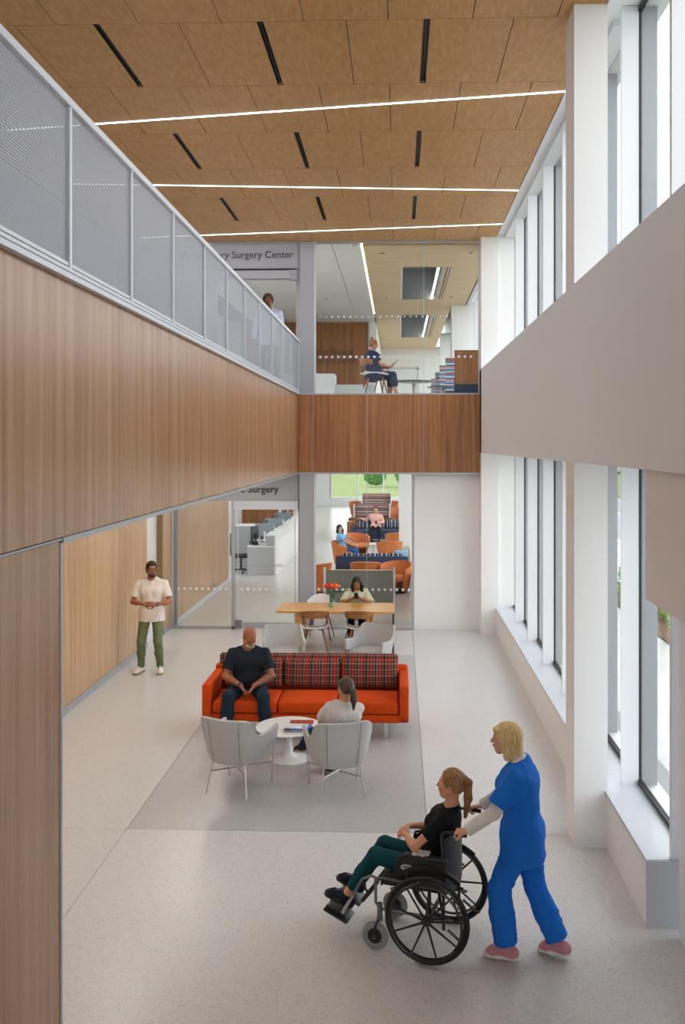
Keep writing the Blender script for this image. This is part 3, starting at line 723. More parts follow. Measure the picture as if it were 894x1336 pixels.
def smoothpath(pts, n):
    """resample a polyline of tuples with a Catmull-Rom curve"""
    P = [np.array(p, float) for p in pts]; P = [2*P[0]-P[1]]+P+[2*P[-1]-P[-2]]; out = []
    m = len(P)-3
    for k in range(n):
        t = k/(n-1)*m; i = min(int(t), m-1); u = t-i; a, b, c, d = P[i:i+4]
        out.append(.5*((2*b)+(-a+c)*u+(2*a-5*b+4*c-d)*u*u+(-a+3*b-3*c+d)*u**3))
    return out
# ---- grey felt armchair with thin steel legs (front faces +Y)
def armchair(loc, rz, label, sc=1., seatm=None, group='light grey felt armchairs'):
    t = empty('armchair', loc, rz, label, 'armchair', group)
    #        x,   y,   top z, bottom z, pinch of the bottom
    pts = [(-.315, .27, .625, .475, .93), (-.318, .13, .615, .43, .90), (-.315, -.03, .605, .385, .86), (-.305, -.155, .64, .355, .80), (-.285, -.235, .765, .335, .74), (-.235, -.285, .795, .32, .72), (-.12, -.30, .790, .312, .72), (0, -.305, .788, .31, .72)]
    full = pts+[(-x, y, a, b, c) for x, y, a, b, c in pts[-2::-1]]
    S = smoothpath(full, 45); grid = []
    for p in S:
        x, y, zt, zb, c = p; col = []
        for j in range(9):
            u = j/8; k = c+(1-c)*u**.75; yy = y*(k if y < 0 else 1) + (-.015 if y < 0 else 0)*u
            col.append((x*k, yy, zb+(zt-zb)*u))
        grid.append(col)
    sh = MB().sheet(grid, .036)
    sh.rbox(-.19, .19, -.18, .235, .335, .40, r=.03, seg=2)
    sh.build('shell', FELT, t)
    for sx in (-1, 1):
        sm = MB(); sm.tube([(sx*.152, -.236-.005, .335), (sx*.165, -.285, .5), (sx*.178, -.331, .783)], .0028, 5)
        sm.build('back_seam', mat('seam_grey', '#7f7f7d', .9), t)
    MB().rbox(-.258, .258, -.22, .262, .392, .462, r=.028, seg=3, puff=.012).build('seat_cushion', seatm or FELT, t)
    for sx in (-1, 1):
        MB().tube([(sx*.285, .245, .52), (sx*.262, .235, .40), (sx*.30, .275, 0)] if False else [(sx*.305, .235, .50), (sx*.285, .238, .40), (sx*.255, .262, .0)], .0085, 8).tube([(sx*.255, .262, 0), (sx*.255, .262, .008)], .012, 8).build('leg', CHROME, t)
        MB().tube([(sx*.185, -.20, .335), (sx*.235, -.262, .0)], .0085, 8).tube([(sx*.235, -.262, 0), (sx*.235, -.262, .008)], .012, 8).build('leg', CHROME, t)
        MB().tube([(sx*.272, .246, .225), (-sx*.205, -.228, .205+(.012 if sx > 0 else 0))], .0075, 8).build('cross_stretcher', CHROME, t)
    t.scale = (sc, sc, sc); return t
ch1 = armchair((-1.68, 9.62, 0), R(-19), 'light grey felt armchair with steel legs, empty, front left of the low round table', 1.0)
ch2 = armchair((-.63, 9.56, 0), R(15), 'light grey felt armchair with steel legs in which a woman with a ponytail sits', 1.0)
ch3 = armchair((-1.76, 14.05, 0), R(180+9), 'light grey felt armchair behind the orange sofa, left one, facing the viewer', 1.0, SEATF)
ch4 = armchair((-.42, 14.15, 0), R(180-24), 'light grey felt armchair behind the orange sofa, right one, turned to the left', 1.0, SEATF)

# ---- low round pedestal table
def coffee_table(loc, label, r=.385, h=.375, group='round white pedestal tables', topm=None):
    t = empty('round_table', loc, 0, label, 'table', group)
    MB().lathe([(.0, h-.03), (r-.05, h-.03), (r-.008, h-.014), (r, h-.006), (r-.004, h), (0, h)], seg=56).build('tabletop', topm or SHELLW, t)
    MB().lathe([(.225, 0), (.228, .008), (.20, .018), (.12, .035), (.065, .065), (.038, .12), (.030, .2), (.034, .28), (.06, h-.03)], seg=36).build('pedestal', SHELLW, t)
    return t
coffee_table((-1.25, 10.50, 0), 'low round white pedestal table with magazines on it, in front of the orange sofa')
# magazines, each its own
def magazine(loc, rz, sz, th, cols, label, seed):
    t = empty('magazine', loc, rz, label, 'magazine', 'magazines on the low white table')
    MB().box(-sz[0]/2+.002, sz[0]/2-.002, -sz[1]/2+.002, sz[1]/2-.002, .0008, th-.0008).build('pages', mat('paper', '#e6e2da', .8), t)
    m = mat('cover_%s' % seed, cols, .35, var=.35, vscale=14)
    MB().box(-sz[0]/2, sz[0]/2, -sz[1]/2, sz[1]/2, th-.0008, th).box(-sz[0]/2, sz[0]/2, -sz[1]/2, sz[1]/2, 0, .0008).box(-sz[0]/2, -sz[0]/2+.002, -sz[1]/2, sz[1]/2, 0, th).build('cover', m, t)
zt = .3755
magazine((-1.12, 10.33, zt), .12, (.30, .20), .009, '#b8ac98', 'magazine with a beige cover at the bottom of the pile', 'beige')
magazine((-1.15, 10.36, zt+.0095), -.05, (.27, .19), .008, '#3c3f46', 'magazine with a dark cover in the middle of the pile', 'dark')
magazine((-1.10, 10.37, zt+.018), .2, (.26, .19), .008, '#2f62c8', 'magazine with a bright blue cover near the top of the pile', 'blue')
magazine((-1.15, 10.40, zt+.0265), -.08, (.24, .17), .007, '#e2e6ea', 'magazine with a white cover lying on top of the pile', 'white')
magazine((-1.12, 10.63, zt), .03, (.27, .16), .008, '#a8432f', 'magazine with a red cover lying alone behind the pile', 'red')
magazine((-.98, 10.30, zt+.0095), -.3, (.17, .21), .006, '#cfd8e6', 'magazine with a pale blue and white cover at the right edge of the pile', 'pale')

# ---- orange sofa with plaid cushions
sf = empty('sofa', (-1.135, 11.15, 0), 0, 'long orange velvet sofa with red plaid back cushions on steel legs', 'sofa')
SW = 1.262
MB().rbox(-SW+.10, SW-.10, .01, .86, .215, .315, r=.02).build('base', ORANGE, sf)
for a, b in ((-SW+.125, -.345), (-.335, .375), (.385, SW-.125)):
    MB().rbox(a, b, .0, .60, .322, .465, r=.028, seg=3, puff=.016).build('seat_cushion', ORANGE, sf)
for sx in (-1, 1):
    pr = [(-.01, .29), (-.01, .665), (.04, .672), (.82, .672), (.90, .66), (.90, .19), (.12, .19)]
    m = MB(); n = len(pr); x0, x1 = sx*SW, sx*(SW-.115)
    bm = bmesh.new(); va = [bm.verts.new((x0, y, z)) for y, z in pr]; vb = [bm.verts.new((x1, y, z)) for y, z in pr]
    for i in range(n): bm.faces.new((va[i], va[(i+1) % n], vb[(i+1) % n], vb[i]))
    bm.faces.new(va[::-1]); bm.faces.new(vb); bmesh.ops.recalc_face_normals(bm, faces=bm.faces)
    bmesh.ops.bevel(bm, geom=bm.edges[:], offset=.018, segments=3, affect='EDGES', profile=.5); bm.verts.index_update()
    m.add([v.co.copy() for v in bm.verts], [[v.index for v in f.verts] for f in bm.faces], True); bm.free()
    m.build('arm', ORANGE, sf)
MB().rbox(-SW+.005, SW-.005, .80, .915, .19, .73, r=.03, seg=3).build('backrest', ORANGE, sf)
Mt = Matrix.Translation((0, .72, .46)) @ Matrix.Rotation(R(-13), 4, 'X')
for a, b in ((-SW+.135, -.36), (-.345, .385), (.40, SW-.13)):
    o = MB().rbox(a, b, -.075, .075, .0, .365, r=.05, seg=3, M=Mt, puff=.03).build('back_cushion', PLAID, sf)
Mt = Matrix.Translation((0, .865, .62)) @ Matrix.Rotation(R(-6), 4, 'X')
MB().rbox(-SW+.05, SW-.13, -.05, .05, .0, .245, r=.04, seg=3, M=Mt).build('bolster', PLAID, sf)
for sx in (-1, 1):
    for y in (.12, .78):
        MB().rbox(sx*(SW-.28)-.025, sx*(SW-.28)+.025, y-.007, y+.007, 0, .215, r=.002, seg=1).build('leg', CHROME, sf)
MB().box(-SW+.27, SW-.27, .40, .44, .185, .215).build('under_rail', CHROME, sf)

# ---- white table-side chairs: shell seat, curved walnut back, four splayed legs (front faces +Y)
def dining_chair(loc, rz, label, backm='wood', group='white seated chairs with walnut legs'):
    t = empty('dining_chair', loc, rz, label, 'chair', group)
    g = []
    for i in range(15):
        u = -1+2*i/14; row = []
        for j in range(11):
            v = -1+2*j/10; a = 1-.10*(v < -.2)*(-v-.2)
            row.append((u*.235*a*(1-.06*v*v), v*.225, .455+.035*abs(u)**3+.02*(v < 0)*v*v-.025*(v > .6)*(v-.6)/.4-.012*(1-u*u)*(1-v*v)))
        g.append(row)
    MB().sheet(g, .014).build('seat', SHELLW, t)
    g = []
    for i in range(21):
        a = -1.12+2.24*i/20; row = []
        for j in range(6):
            v = j/5; hh = .135*(1-.35*(abs(a)/1.12)**2.5); zc = .72-.03*(abs(a)/1.12)**2; z0 = zc-hh/2
            if backm == 'white': z0 = .50; hh = .30-.12*(abs(a)/1.12)**2
            r = .262+.025*v
            row.append((r*math.sin(a), .06-(.31+.03*v)*math.cos(a), z0+hh*v))
        g.append(row)
    MB().sheet(g, .013).build('backrest', SHELLW if backm == 'white' else OAKL, t)
    if backm != 'white':
        for sx in (-1, 1): MB().tube([(sx*.13, -.14, .45), (sx*.19, -.20, .55), (sx*.215, -.155, .68)], .008, 6).build('back_support', BLACK, t)
    for sx in (-1, 1):
        for sy in (-1, 1):
            MB().tube([(sx*.13, sy*.12, .445), (sx*.235, sy*.225, 0)], [.017, .010], 8).build('leg', LEGW, t)
    MB().tube([(-.15, .14, .43), (.15, -.14, .43)], .009, 6).tube([(-.15, -.14, .43), (.15, .14, .43)], .009, 6).build('under_frame', BLACK, t)
    return t
dining_chair((-1.44, 15.78, 0), R(6), 'curved walnut-backed chair at the near side of the oak table, left one')
dining_chair((-.66, 15.78, 0), R(-5), 'curved walnut-backed chair at the near side of the oak table, right one')
dining_chair((-1.45, 17.0, 0), R(176), 'white moulded chair behind the oak table, left of the woman with the phone', 'white')
dining_chair((-.74, 17.0, 0), R(180), 'white moulded chair behind the oak table in which the woman with the phone sits', 'white')
# ---- oak table
ot = empty('oak_table', (-1.09, 16.13, 0), 0, 'long oak table with a flower vase on it, in front of the glass front', 'table')
MB().rbox(-1.0, 1.02, -.46, .44, .715, .75, r=.005, seg=1).build('tabletop', OAK, ot)
for sx in (-.62, .60):
    MB().rbox(sx-.06, sx+.06, -.36, .34, .02, .712, r=.004, seg=1).build('trestle', OAK, ot)
for x in (1.0,):
    MB().box(x-.012, x+.012, -.40, -.37, 0, .712).box(x-.012, x+.012, .34, .37, 0, .712).box(x-.012, x+.012, -.40, .37, 0, .02).box(x-.012, x+.012, -.40, .37, .69, .712).build('end_frame', BLACK, ot)
# vase of orange roses
def flowers():
    t = empty('flower_vase', (-1.17, 16.13, .7505), 0, 'clear glass vase of orange and red roses standing on the oak table', 'vase')
    MB().lathe([(.045, 0), (.047, .01), (.044, .10), (.052, .205), (.049, .205), (.041, .10), (.042, .012), (0, .012)], seg=20).build('glass', glassmat('vase_glass', (.86, .93, .90)), t)
    MB().lathe([(.0, .014), (.04, .014), (.039, .09), (0, .09)], seg=16).build('water', mat('vase_water', '#a9b8ad', .1), t)
    rnd = random.Random(5); st = MB(); lv = MB()
    RO = [mat('rose_orange', '#e8501c', .6), mat('rose_red', '#cf2f18', .6), mat('rose_coral', '#ef6a2e', .6)]
    for i in range(11):
        a = i*2.39; rr = .03+.105*((i+1)/11)**.6; x, y = rr*math.cos(a), rr*math.sin(a)*.8; z = .335+.05*math.cos(rr*12)+rnd.random()*.02
        st.tube([(x*.2, y*.2, .02), (x*.35, y*.35, .2), (x, y, z)], .003, 5)
        m = MB()
        for k in range(4):
            r0 = .031-.006*k
            for q in range(5):
                an = q*1.2566+k*.6; c = Vector((x+math.cos(an)*r0*.45, y+math.sin(an)*r0*.45, z+.004*k))
                m.ball(c, (r0*.62, r0*.62, .026-.002*k), 7, 5)
        m.build('rose', RO[i % 3], t)
    for i in range(46):
        a = rnd.random()*6.28; rr = .05+.12*rnd.random(); z = .23+.10*rnd.random()
        c = Vector((rr*math.cos(a), rr*math.sin(a)*.8, z)); M = Euler((rnd.random()-.5, rnd.random()-.5, a)).to_matrix()
        lv.add([c+M @ Vector(v) for v in ((-.03, 0, 0), (0, -.016, .004), (.035, 0, -.004), (0, .016, .004))], [(0, 1, 2), (0, 2, 3)])
    for i in range(7):
        c = Vector((.15+.02*i, .01, .26+.004*i)); lv.add([c+Vector(v) for v in ((-.015, 0, 0), (0, -.01, .012), (.03, 0, .004), (0, .012, -.01))], [(0, 1, 2), (0, 2, 3)])
    st.tube([(0, 0, .2), (.1, 0, .24), (.27, .01, .285)], .003, 5)
    st.build('stem', mat('stem_green', '#2f5a2a', .7), t)
    o = lv.build('foliage', mat('rose_leaf', '#2c5c2c', .6, var=.3, vscale=30), t); o['kind'] = 'stuff'
flowers()

# ---- low screen behind the glass
dv = empty('divider_screen', (-.80, 19.0, 0), 0, 'low grey fabric divider screen on white posts behind the glass front', 'screen')
MB().rbox(-.70, .69, -.02, .02, .12, .985, r=.004, seg=1).build('screen_panel', mat('screen_fabric', '#86857f', .8, var=.08, vscale=30), dv)
MB().box(-.70, .69, -.024, .024, .985, 1.0).build('top_rail', mat('screen_rail', '#7a7067', .5), dv)
for x in (-.725, .715): MB().rbox(x-.022, x+.022, -.03, .03, 0, 1.06, r=.004, seg=1).build('post', WHITE2, dv)
# ---- wheelchair (front faces +Y)
RUB = mat('black_rubber', '#17181a', .6); FRM = mat('frame_black', '#1f2022', .3); GRYT = mat('grey_rubber', '#8a8c8f', .6)
VINYL = mat('black_vinyl', '#1d2023', .5, bump=.25, bscale=90); PLAS = mat('black_plastic', '#161718', .35)
WCP = Vector((.287, 6.666, 0)); WCR = R(72.5)
wc = empty('wheelchair', WCP, WCR, 'black wheelchair with steel frame in which a woman sits, pushed by the nurse', 'wheelchair')
def wheel(sx):
    x = sx*.30
    w = MB().ring((x, 0, .305), .290, .0155, seg=64, ts=10).build('wheel', RUB, wc)
    MB().ring((x, 0, .305), .268, .011, seg=64, ts=8).build('rim', PLAS, w)
    MB().ring((x+sx*.045, 0, .305), .257, .0095, seg=64, ts=8).build('hand_rim', FRM, w)
    MB().lathe([(.0, -.035), (.028, -.035), (.034, -.02), (.030, .02), (.022, .035), (.0, .035)], seg=18, M=Matrix.Rotation(R(90), 4, 'Y'), c=(x, 0, .305)).build('hub', PLAS, w)
    for k in range(9):
        a = 2*math.pi*k/9+.25; d = Vector((0, math.cos(a), math.sin(a)))
        n = Vector((0, -math.sin(a), math.cos(a))); c = Vector((x, 0, .305))
        MB().tube([c+Vector((sx*.018, 0, 0))+d*.02, c+Vector((sx*.004, 0, 0))+d*.264], [.0095, .0065], 6).build('spoke', PLAS, w)
    for k in range(5):
        a = 2*math.pi*k/5+.1; d = Vector((0, math.cos(a), math.sin(a))); c = Vector((x, 0, .305))
        MB().tube([c+d*.266, c+Vector((sx*.045, 0, 0))+d*.257], .006, 6).build('rim_clip', ALU, w)
for sx in (-1, 1): wheel(sx)
def caster(sx):
    x = sx*.235; y = .40
    c = MB().ring((x, y, .10), .072, .027, seg=36, ts=10, flat=.75).build('caster', GRYT, wc)
    MB().lathe([(0, -.02), (.052, -.018), (.052, .018), (0, .02)], seg=20, M=Matrix.Rotation(R(90), 4, 'Y'), c=(x, y, .10)).build('caster_hub', PLAS, c)
    MB().lathe([(0, -.034), (.012, -.034), (.012, .034), (0, .034)], seg=10, M=Matrix.Rotation(R(90), 4, 'Y'), c=(x, y, .10)).build('axle_bolt', CHROME, c)
    MB().tube([(x-.036, y, .10), (x-.036, y-.012, .18), (x-.02, y-.03, .225), (x+.02, y-.03, .225), (x+.036, y-.012, .18), (x+.036, y, .10)], .0095, 8).build('fork', FRM, c)
    MB().tube([(x, y-.035, .215), (x, y-.035, .335)], .020, 12).build('fork_stem', mat('frame_grey', '#6c7075', .35, metal=.5), c)
for sx in (-1, 1): caster(sx)
FG = MATS['frame_grey']
for sx in (-1, 1):
    x = sx*.225
    MB().tube([(x, -.16, .29), (x, .37, .29), (x, .40, .33), (x, .40, .50), (x, .36, .515), (x, -.14, .485)], .0115, 8).build('side_frame', FG, wc)
    MB().tube([(x, .0, .29), (x, .0, .49)], .011, 8).tube([(x, -.13, .305), (sx*.29, 0-.0, .305)], .008, 8).build('frame_upright', FRM, wc)
    MB().tube([(x, -.10, .22), (x, -.10, .46), (x, -.105, .62), (x, -.085, .865), (x, -.095, .893), (x, -.12, .902), (x, -.18, .90)], .0115, 8).build('back_cane', FRM, wc)
    MB().tube([(x, -.155, .902), (x, -.265, .898)], [.0155, .0145], 12).build('hand_grip', RUB, wc)
    MB().tube([(x, -.13, .225), (x, -.22, .16), (x, -.26, .155)], .010, 8).build('tip_bar', FRM, wc)
    # armrest: pad, tube, side panel with the oval badge
    MB().rbox(x-.028, x+.028, -.13, .19, .692, .72, r=.012, seg=2).build('arm_pad', VINYL, wc)
    MB().tube([(x, -.13, .69), (x, .19, .69), (x, .235, .68), (x, .245, .65), (x, .245, .555), (x, .275, .54), (x, .34, .54), (x, .355, .52), (x, .355, .46)], .0095, 8).build('arm_tube', FRM, wc)
    bd = MB()
    bd.prism([(-.12, .50), (.235, .50), (.235, .66), (.20, .68), (-.12, .68)], x-.004, x+.004, M=Matrix(((0, 0, 1, 0), (1, 0, 0, 0), (0, 1, 0, 0), (0, 0, 0, 1)))).build('side_panel', PLAS, wc)
    bg = MB().lathe([(0, -.003), (.046, -.003), (.046, .003), (0, .003)], seg=24, M=Matrix.Rotation(R(90), 4, 'Y') @ Matrix.Diagonal((.46, 1, 1, 1)), c=(x+sx*.006, .165, .615))
    b_ = bg.build('badge', mat('badge_silver', '#c9ced6', .35), wc, label='oval blue and silver badge')
    MB().lathe([(0, -.002), (.038, -.002), (.038, .002), (0, .002)], seg=24, M=Matrix.Rotation(R(90), 4, 'Y') @ Matrix.Diagonal((.30, 1, 1, 1)), c=(x+sx*.009, .165, .615)).build('badge_field', mat('badge_blue', '#38486f', .4), b_)
    bo = text_obj('badge_lettering', 'Invacare', .020, (x+sx*.0125, .165-(-sx)*.0-.0+(.037 if sx < 0 else -.037), .609), (R(90), 0, R(-90) if sx < 0 else R(90)), mat('badge_white', '#e8ecf2', .4), b_, extrude=.0004)
    # curved skirt guard following the wheel
    g = []
    for i in range(15):
        a = R(58)+R(72)*i/14; row = []
        for j in range(3):
            rr = .312+.018*j; row.append((x+sx*.012, rr*math.cos(a), .305+rr*math.sin(a)))
        g.append(row)
    MB().sheet(g, .012).build('wheel_guard', PLAS, wc)
    # brake
    MB().tube([(x+sx*.02, .18, .50), (x+sx*.045, .27, .47), (x+sx*.05, .25, .40)], .007, 6).tube([(x+sx*.02, .18, .50), (x+sx*.03, .15, .60)], .007, 6).build('brake_lever', FRM, wc)
    # leg rest: hanger, calf pad, foot plate, heel loop
    lr = MB().tube([(x, .39, .50), (x, .43, .515), (x, .50, .48), (x*.95, .60, .31), (x*.92, .64, .23)], .0105, 8).build('leg_rest', FG if sx < 0 else FG, wc)
    MB().tube([(x*.95, .575, .35), (x*.92, .66, .20)], .013, 8).build('extension_tube', CHROME, lr)
    Mp = Matrix.Translation((x*.62, .47, .36)) @ Matrix.Rotation(R(-52), 4, 'X')
    MB().rbox(-.075, .075, -.07, .07, -.014, .014, r=.012, seg=2, M=Mp).build('calf_pad', VINYL, lr)
    MB().tube([(x*.95, .50, .44), (x*.9, .46, .36), (x*.62, .465, .355)], .008, 6).build('calf_arm', FRM, lr)
    Mp = Matrix.Translation((x*.60, .715, .170)) @ Matrix.Rotation(R(22), 4, 'X')
    MB().rbox(-.085, .085, -.10, .10, -.010, .010, r=.008, seg=2, M=Mp).build('foot_plate', PLAS, lr)
    MB().box(-.02, .02, .085, .10, -.016, .012, M=Mp).build('plate_hinge', CHROME, lr)
MB().tube([(-.225, -.10, .29), (.225, .10, .49)], .0105, 8).build('cross_brace', FRM, wc)
MB().tube([(.225, -.10, .29), (-.225, .10, .49)], .0105, 8).build('cross_brace', FRM, wc)
MB().tube([(-.285, 0, .305), (.285, 0, .305)], .012, 8).build('axle', FRM, wc)
MB().rbox(-.22, .22, -.11, .36, .455, .505, r=.02, seg=3, puff=.008).build('seat', VINYL, wc)
g = []
for i in range(15):
    u = -1+2*i/14; row = []
    for j in range(9):
        v = j/8; z = .46+.39*v; row.append((u*.228, -.105-.006*v+.012*v*v-.05*(1-u*u), z))
    g.append(row)
MB().sheet(g, .014).build('back_sling', VINYL, wc)

# ---- reception desk with monitors behind the lower glass door
rd = empty('reception_desk', (-3.77, 25.2, 0), 0, 'long white and grey reception desk behind the lower glass door', 'desk')
MB().box(-.39, .36, 0, .06, 0, .775).build('end_panel', mat('desk_grey', '#a7a9ac', .5), rd)
MB().rbox(-.40, .38, -.01, 9.0, .775, .80, r=.004, seg=1).build('worktop', WHITE2, rd)
MB().box(.36, .40, 0, 9.0, 0, 1.08).build('front_panel', WHITE2, rd)
MB().rbox(.10, .42, .04, 9.0, 1.08, 1.11, r=.004, seg=1).build('transaction_top', WHITE2, rd)
MB().box(.39, .405, .5, 8.6, .2, .9).build('inset_panel', WHITE, rd)
MB().box(.13, .36, .04, .08, .80, 1.08).build('end_panel', MATS['desk_grey'], rd)
mon = None
MS = mat('monitor_back', '#78828a', .4); MK = mat('monitor_black', '#1c1d1f', .4)
mk = [(-.16, .35, 28), (.0, 1.15, 28), (-.14, 2.1, 28), (.0, 3.1, 28), (-.12, 4.3, 28), (.0, 5.4, 28), (-.10, 6.6, 28)]
ml = ['nearest of the computer monitors on the reception desk', 'second nearest computer monitor on the reception desk', 'third computer monitor along the reception desk', 'fourth computer monitor along the reception desk', 'fifth computer monitor along the reception desk', 'sixth computer monitor, near the far end of the reception desk', 'farthest computer monitor on the reception desk']
for (x, y, a), lb in zip(mk, ml):
    t = empty('monitor', (-3.85+x, 25.2+y, .8005), R(a+ (50 if x < 0 else -12)), lb, 'monitor', 'computer monitors on the reception desk')
    MB().rbox(-.27, .27, -.018, .018, .16, .53, r=.006, seg=1).build('housing', MK if x < 0 else MS, t)
    MB().box(-.26, .26, .0155, .0175, .15, .46).build('screen', MK, t)
    MB().rbox(-.03, .03, -.05, -.02, .01, .30, r=.006, seg=1).build('stand', MK if x < 0 else WHITE2, t)
    MB().rbox(-.12, .12, -.10, .09, 0, .012, r=.004, seg=1).build('foot', MK, t)
for (x, y, lb) in ((-.27, .55, 'black desk phone on the near end of the reception desk'), (-.26, 2.6, 'black desk phone further along the reception desk')):
    t = empty('desk_phone', (-3.80+x, 25.2+y, .8005), R(35), lb, 'phone', 'desk phones at reception')
    MB().prism([(-.10, 0), (.10, 0), (.10, .03), (-.10, .09)], -.09, .09, M=Matrix(((0, 0, 1, 0), (1, 0, 0, 0), (0, 1, 0, 0), (0, 0, 0, 1)))).build('phone_body', MK, t)
    MB().rbox(-.085, -.04, -.11, .11, .075, .105, r=.01, seg=1, M=Matrix.Rotation(R(-15), 4, 'X')).build('handset', MK, t)
oc = empty('office_chair', (-4.42, 25.7, 0), R(-70), 'black office chair beside the reception desk', 'chair')
MB().rbox(-.24, .24, -.24, .24, .44, .52, r=.035, seg=2).build('seat', MK, oc)
MB().rbox(-.23, .23, -.28, -.22, .58, 1.10, r=.03, seg=2).build('backrest', MK, oc)
MB().tube([(0, 0, .08), (0, 0, .44)], .03, 10).tube([(0, -.1, .46), (0, -.29, .5), (0, -.29, .7)], .02, 8).build('column', MK, oc)
for k in range(5): MB().tube([(0, 0, .10), (.28*math.cos(k*1.257), .28*math.sin(k*1.257), .07)], .02, 6).ball((.28*math.cos(k*1.257), .28*math.sin(k*1.257), .03), .03, 8, 6).build('leg', MK, oc)
cp = empty('copier_cabinet', (-4.35, 27.2, 0), 0, 'grey and white office cabinet standing left of the reception desk', 'cabinet')
MB().rbox(-.45, .30, -.3, .3, 0, 1.20, r=.01, seg=1).build('body', mat('cabinet_grey', '#8a8c8f', .5), cp)
MB().rbox(-.46, .31, -.31, .31, 1.20, 1.23, r=.006, seg=1).build('top', WHITE2, cp)
MB().box(.30, .31, -.28, .28, .05, 1.15).build('door', mat('cabinet_dark', '#55585c', .5), cp)
# ---- waiting-room furniture
def tub_chair(loc, rz, label, sc=1., m=OLEATH, group='orange leather tub chairs in the waiting room'):
    t = empty('tub_chair', loc, rz, label, 'armchair', group); g = []
    for i in range(33):
        a = -2.25+4.5*i/32; row = []
        for j in range(7):
            v = j/6; zt = .74-.16*(abs(a)/2.25)**2.2; r = .255+.105*v
            row.append((r*math.sin(a)*1.05, -r*math.cos(a), .06+(zt-.06)*v))
        g.append(row)
    MB().sheet(g, .05).build('shell', m, t)
    MB().rbox(-.25, .25, -.22, .27, .30, .43, r=.04, seg=2, puff=.01).build('seat_cushion', m, t)
    MB().lathe([(.22, .0), (.23, .06)], seg=24).build('base', BLACK, t)
    t.scale = (sc,)*3; return t
def fabric_sofa(loc, rz, w, label, m=NAVY, cm=STR_N, h=.72, group=None, cush=3):
    t = empty('fabric_sofa', loc, rz, label, 'sofa', group); hw = w/2
    MB().rbox(-hw, hw, -.38, .38, .12, .36, r=.02).build('base', m, t)
    for sx in (-1, 1): MB().rbox(sx*hw-.07, sx*hw+.07, -.40, .38, .12, .60, r=.03, seg=2).build('arm', m, t)
    MB().rbox(-hw-.06, hw+.06, -.44, -.32, .12, h, r=.03, seg=2).build('backrest', m, t)
    n = cush
    for i in range(n):
        a = -hw+.08+(w-.16)*i/n; b = -hw+.08+(w-.16)*(i+1)/n
        MB().rbox(a+.005, b-.005, -.30, .39, .36, .46, r=.03, seg=2, puff=.01).build('seat_cushion', m, t)
        MB().rbox(a+.005, b-.005, -.33, -.18, .46, h+.06, r=.05, seg=2, puff=.02).build('back_cushion', cm, t)
    for sx in (-1, 1):
        for y in (-.3, .3): MB().tube([(sx*(hw-.1), y, 0), (sx*(hw-.1), y, .13)], .018, 8).build('leg', CHROME, t)
    return t
dining_chair((-1.12, 20.05, 0), R(0), 'white moulded chair just behind the divider screen, left of two', 'white')
dining_chair((-.50, 20.05, 0), R(0), 'white moulded chair just behind the divider screen, right of two', 'white')
wt = empty('wooden_table', (-.82, 20.75, 0), 0, 'wooden table between the divider screen and the orange chairs', 'table')
MB().rbox(-.75, .75, -.35, .35, .69, .73, r=.005, seg=1).build('tabletop', OAK, wt)
for sx in (-.6, .6): MB().rbox(sx-.04, sx+.04, -.3, .3, 0, .69, r=.004, seg=1).build('trestle', OAK, wt)
tub_chair((-2.0, 22.3, 0), R(50), 'orange tub chair at the left edge of the glass, beside the grey pillar')
tub_chair((-.04, 22.4, 0), R(-20+180), 'orange tub chair right of the divider screen, nearest on the right')
tub_chair((-.80, 22.75, 0), R(0), 'orange tub chair behind the divider screen, its back toward the viewer')
fabric_sofa((-.68, 24.1, 0), R(0), 1.75, 'navy sofa with striped cushions, seen from behind, nearest in the waiting room')
pw = empty('throw_pillow', (.05, 24.3, .47), R(20), 'light blue patterned pillow at the right end of the nearest navy sofa', 'pillow')
MB().rbox(-.20, .20, -.05, .05, 0.0, .36, r=.045, seg=2, puff=.03, M=Matrix.Rotation(R(12), 4, 'X')).build('pillow_cover', mat('blue_pattern', '#8fb4c8', .9, var=.35, vscale=22), pw)
tub_chair((-1.62, 27.3, 0), R(-110), 'orange tub chair in which the woman in the light blue shirt sits')
tub_chair((-1.30, 29.6, 0), R(-140), 'orange tub chair just behind the woman in the light blue shirt')
coffee_table((-.80, 29.9, 0), 'low round white table in the waiting room, front of the man in pink', .38, .38)
tub_chair((-.27, 27.6, 0), R(10), 'orange tub chair right of centre in the waiting room, nearer of two')
tub_chair((-.05, 30.3, 0), R(20), 'orange tub chair right of centre in the waiting room, farther of two')
fabric_sofa((-.77, 34.2, 0), R(180), 1.85, 'navy sofa with striped cushions facing the viewer, on which a man in pink sits', group=None)
bx = empty('wooden_side_table', (-1.72, 34.6, 0), 0, 'reddish wooden side table left of the far navy sofa', 'table')
MB().rbox(-.20, .16, -.25, .25, 0, .68, r=.006, seg=1).build('body', wood('red_wood', '#8a4a2c', '#a05a36', '#b06c44'), bx)
MB().rbox(-.21, .17, -.26, .26, .68, .70, r=.004, seg=1).build('tabletop', OAKL, bx)
def high_settee(loc, rz, label, w=1.42, h=1.20, m=None, group='high-backed striped settees'):
    t = empty('settee', loc, rz, label, 'settee', group); hw = w/2
    MB().rbox(-hw+.04, -.004, -.05, .03, .36, h-.02, r=.02, seg=2).build('back_pad', m or STR_H, t)
    MB().rbox(.004, hw-.04, -.05, .03, .36, h-.02, r=.02, seg=2).build('back_pad', m or STR_H, t)
    MB().rbox(-hw, hw, .03, .06, .02, h, r=.006, seg=1).build('back_shell', mat('settee_shell', '#6e7076', .6), t)
    for sx in (-1, 1): MB().rbox(sx*hw-.02, sx*hw+.02, -.55, .06, .02, h, r=.006, seg=1).build('side_wing', WHITE2, t)
    MB().rbox(-hw+.03, hw-.03, -.55, -.06, .12, .46, r=.03, seg=2).build('seat', NAVY, t)
    return t
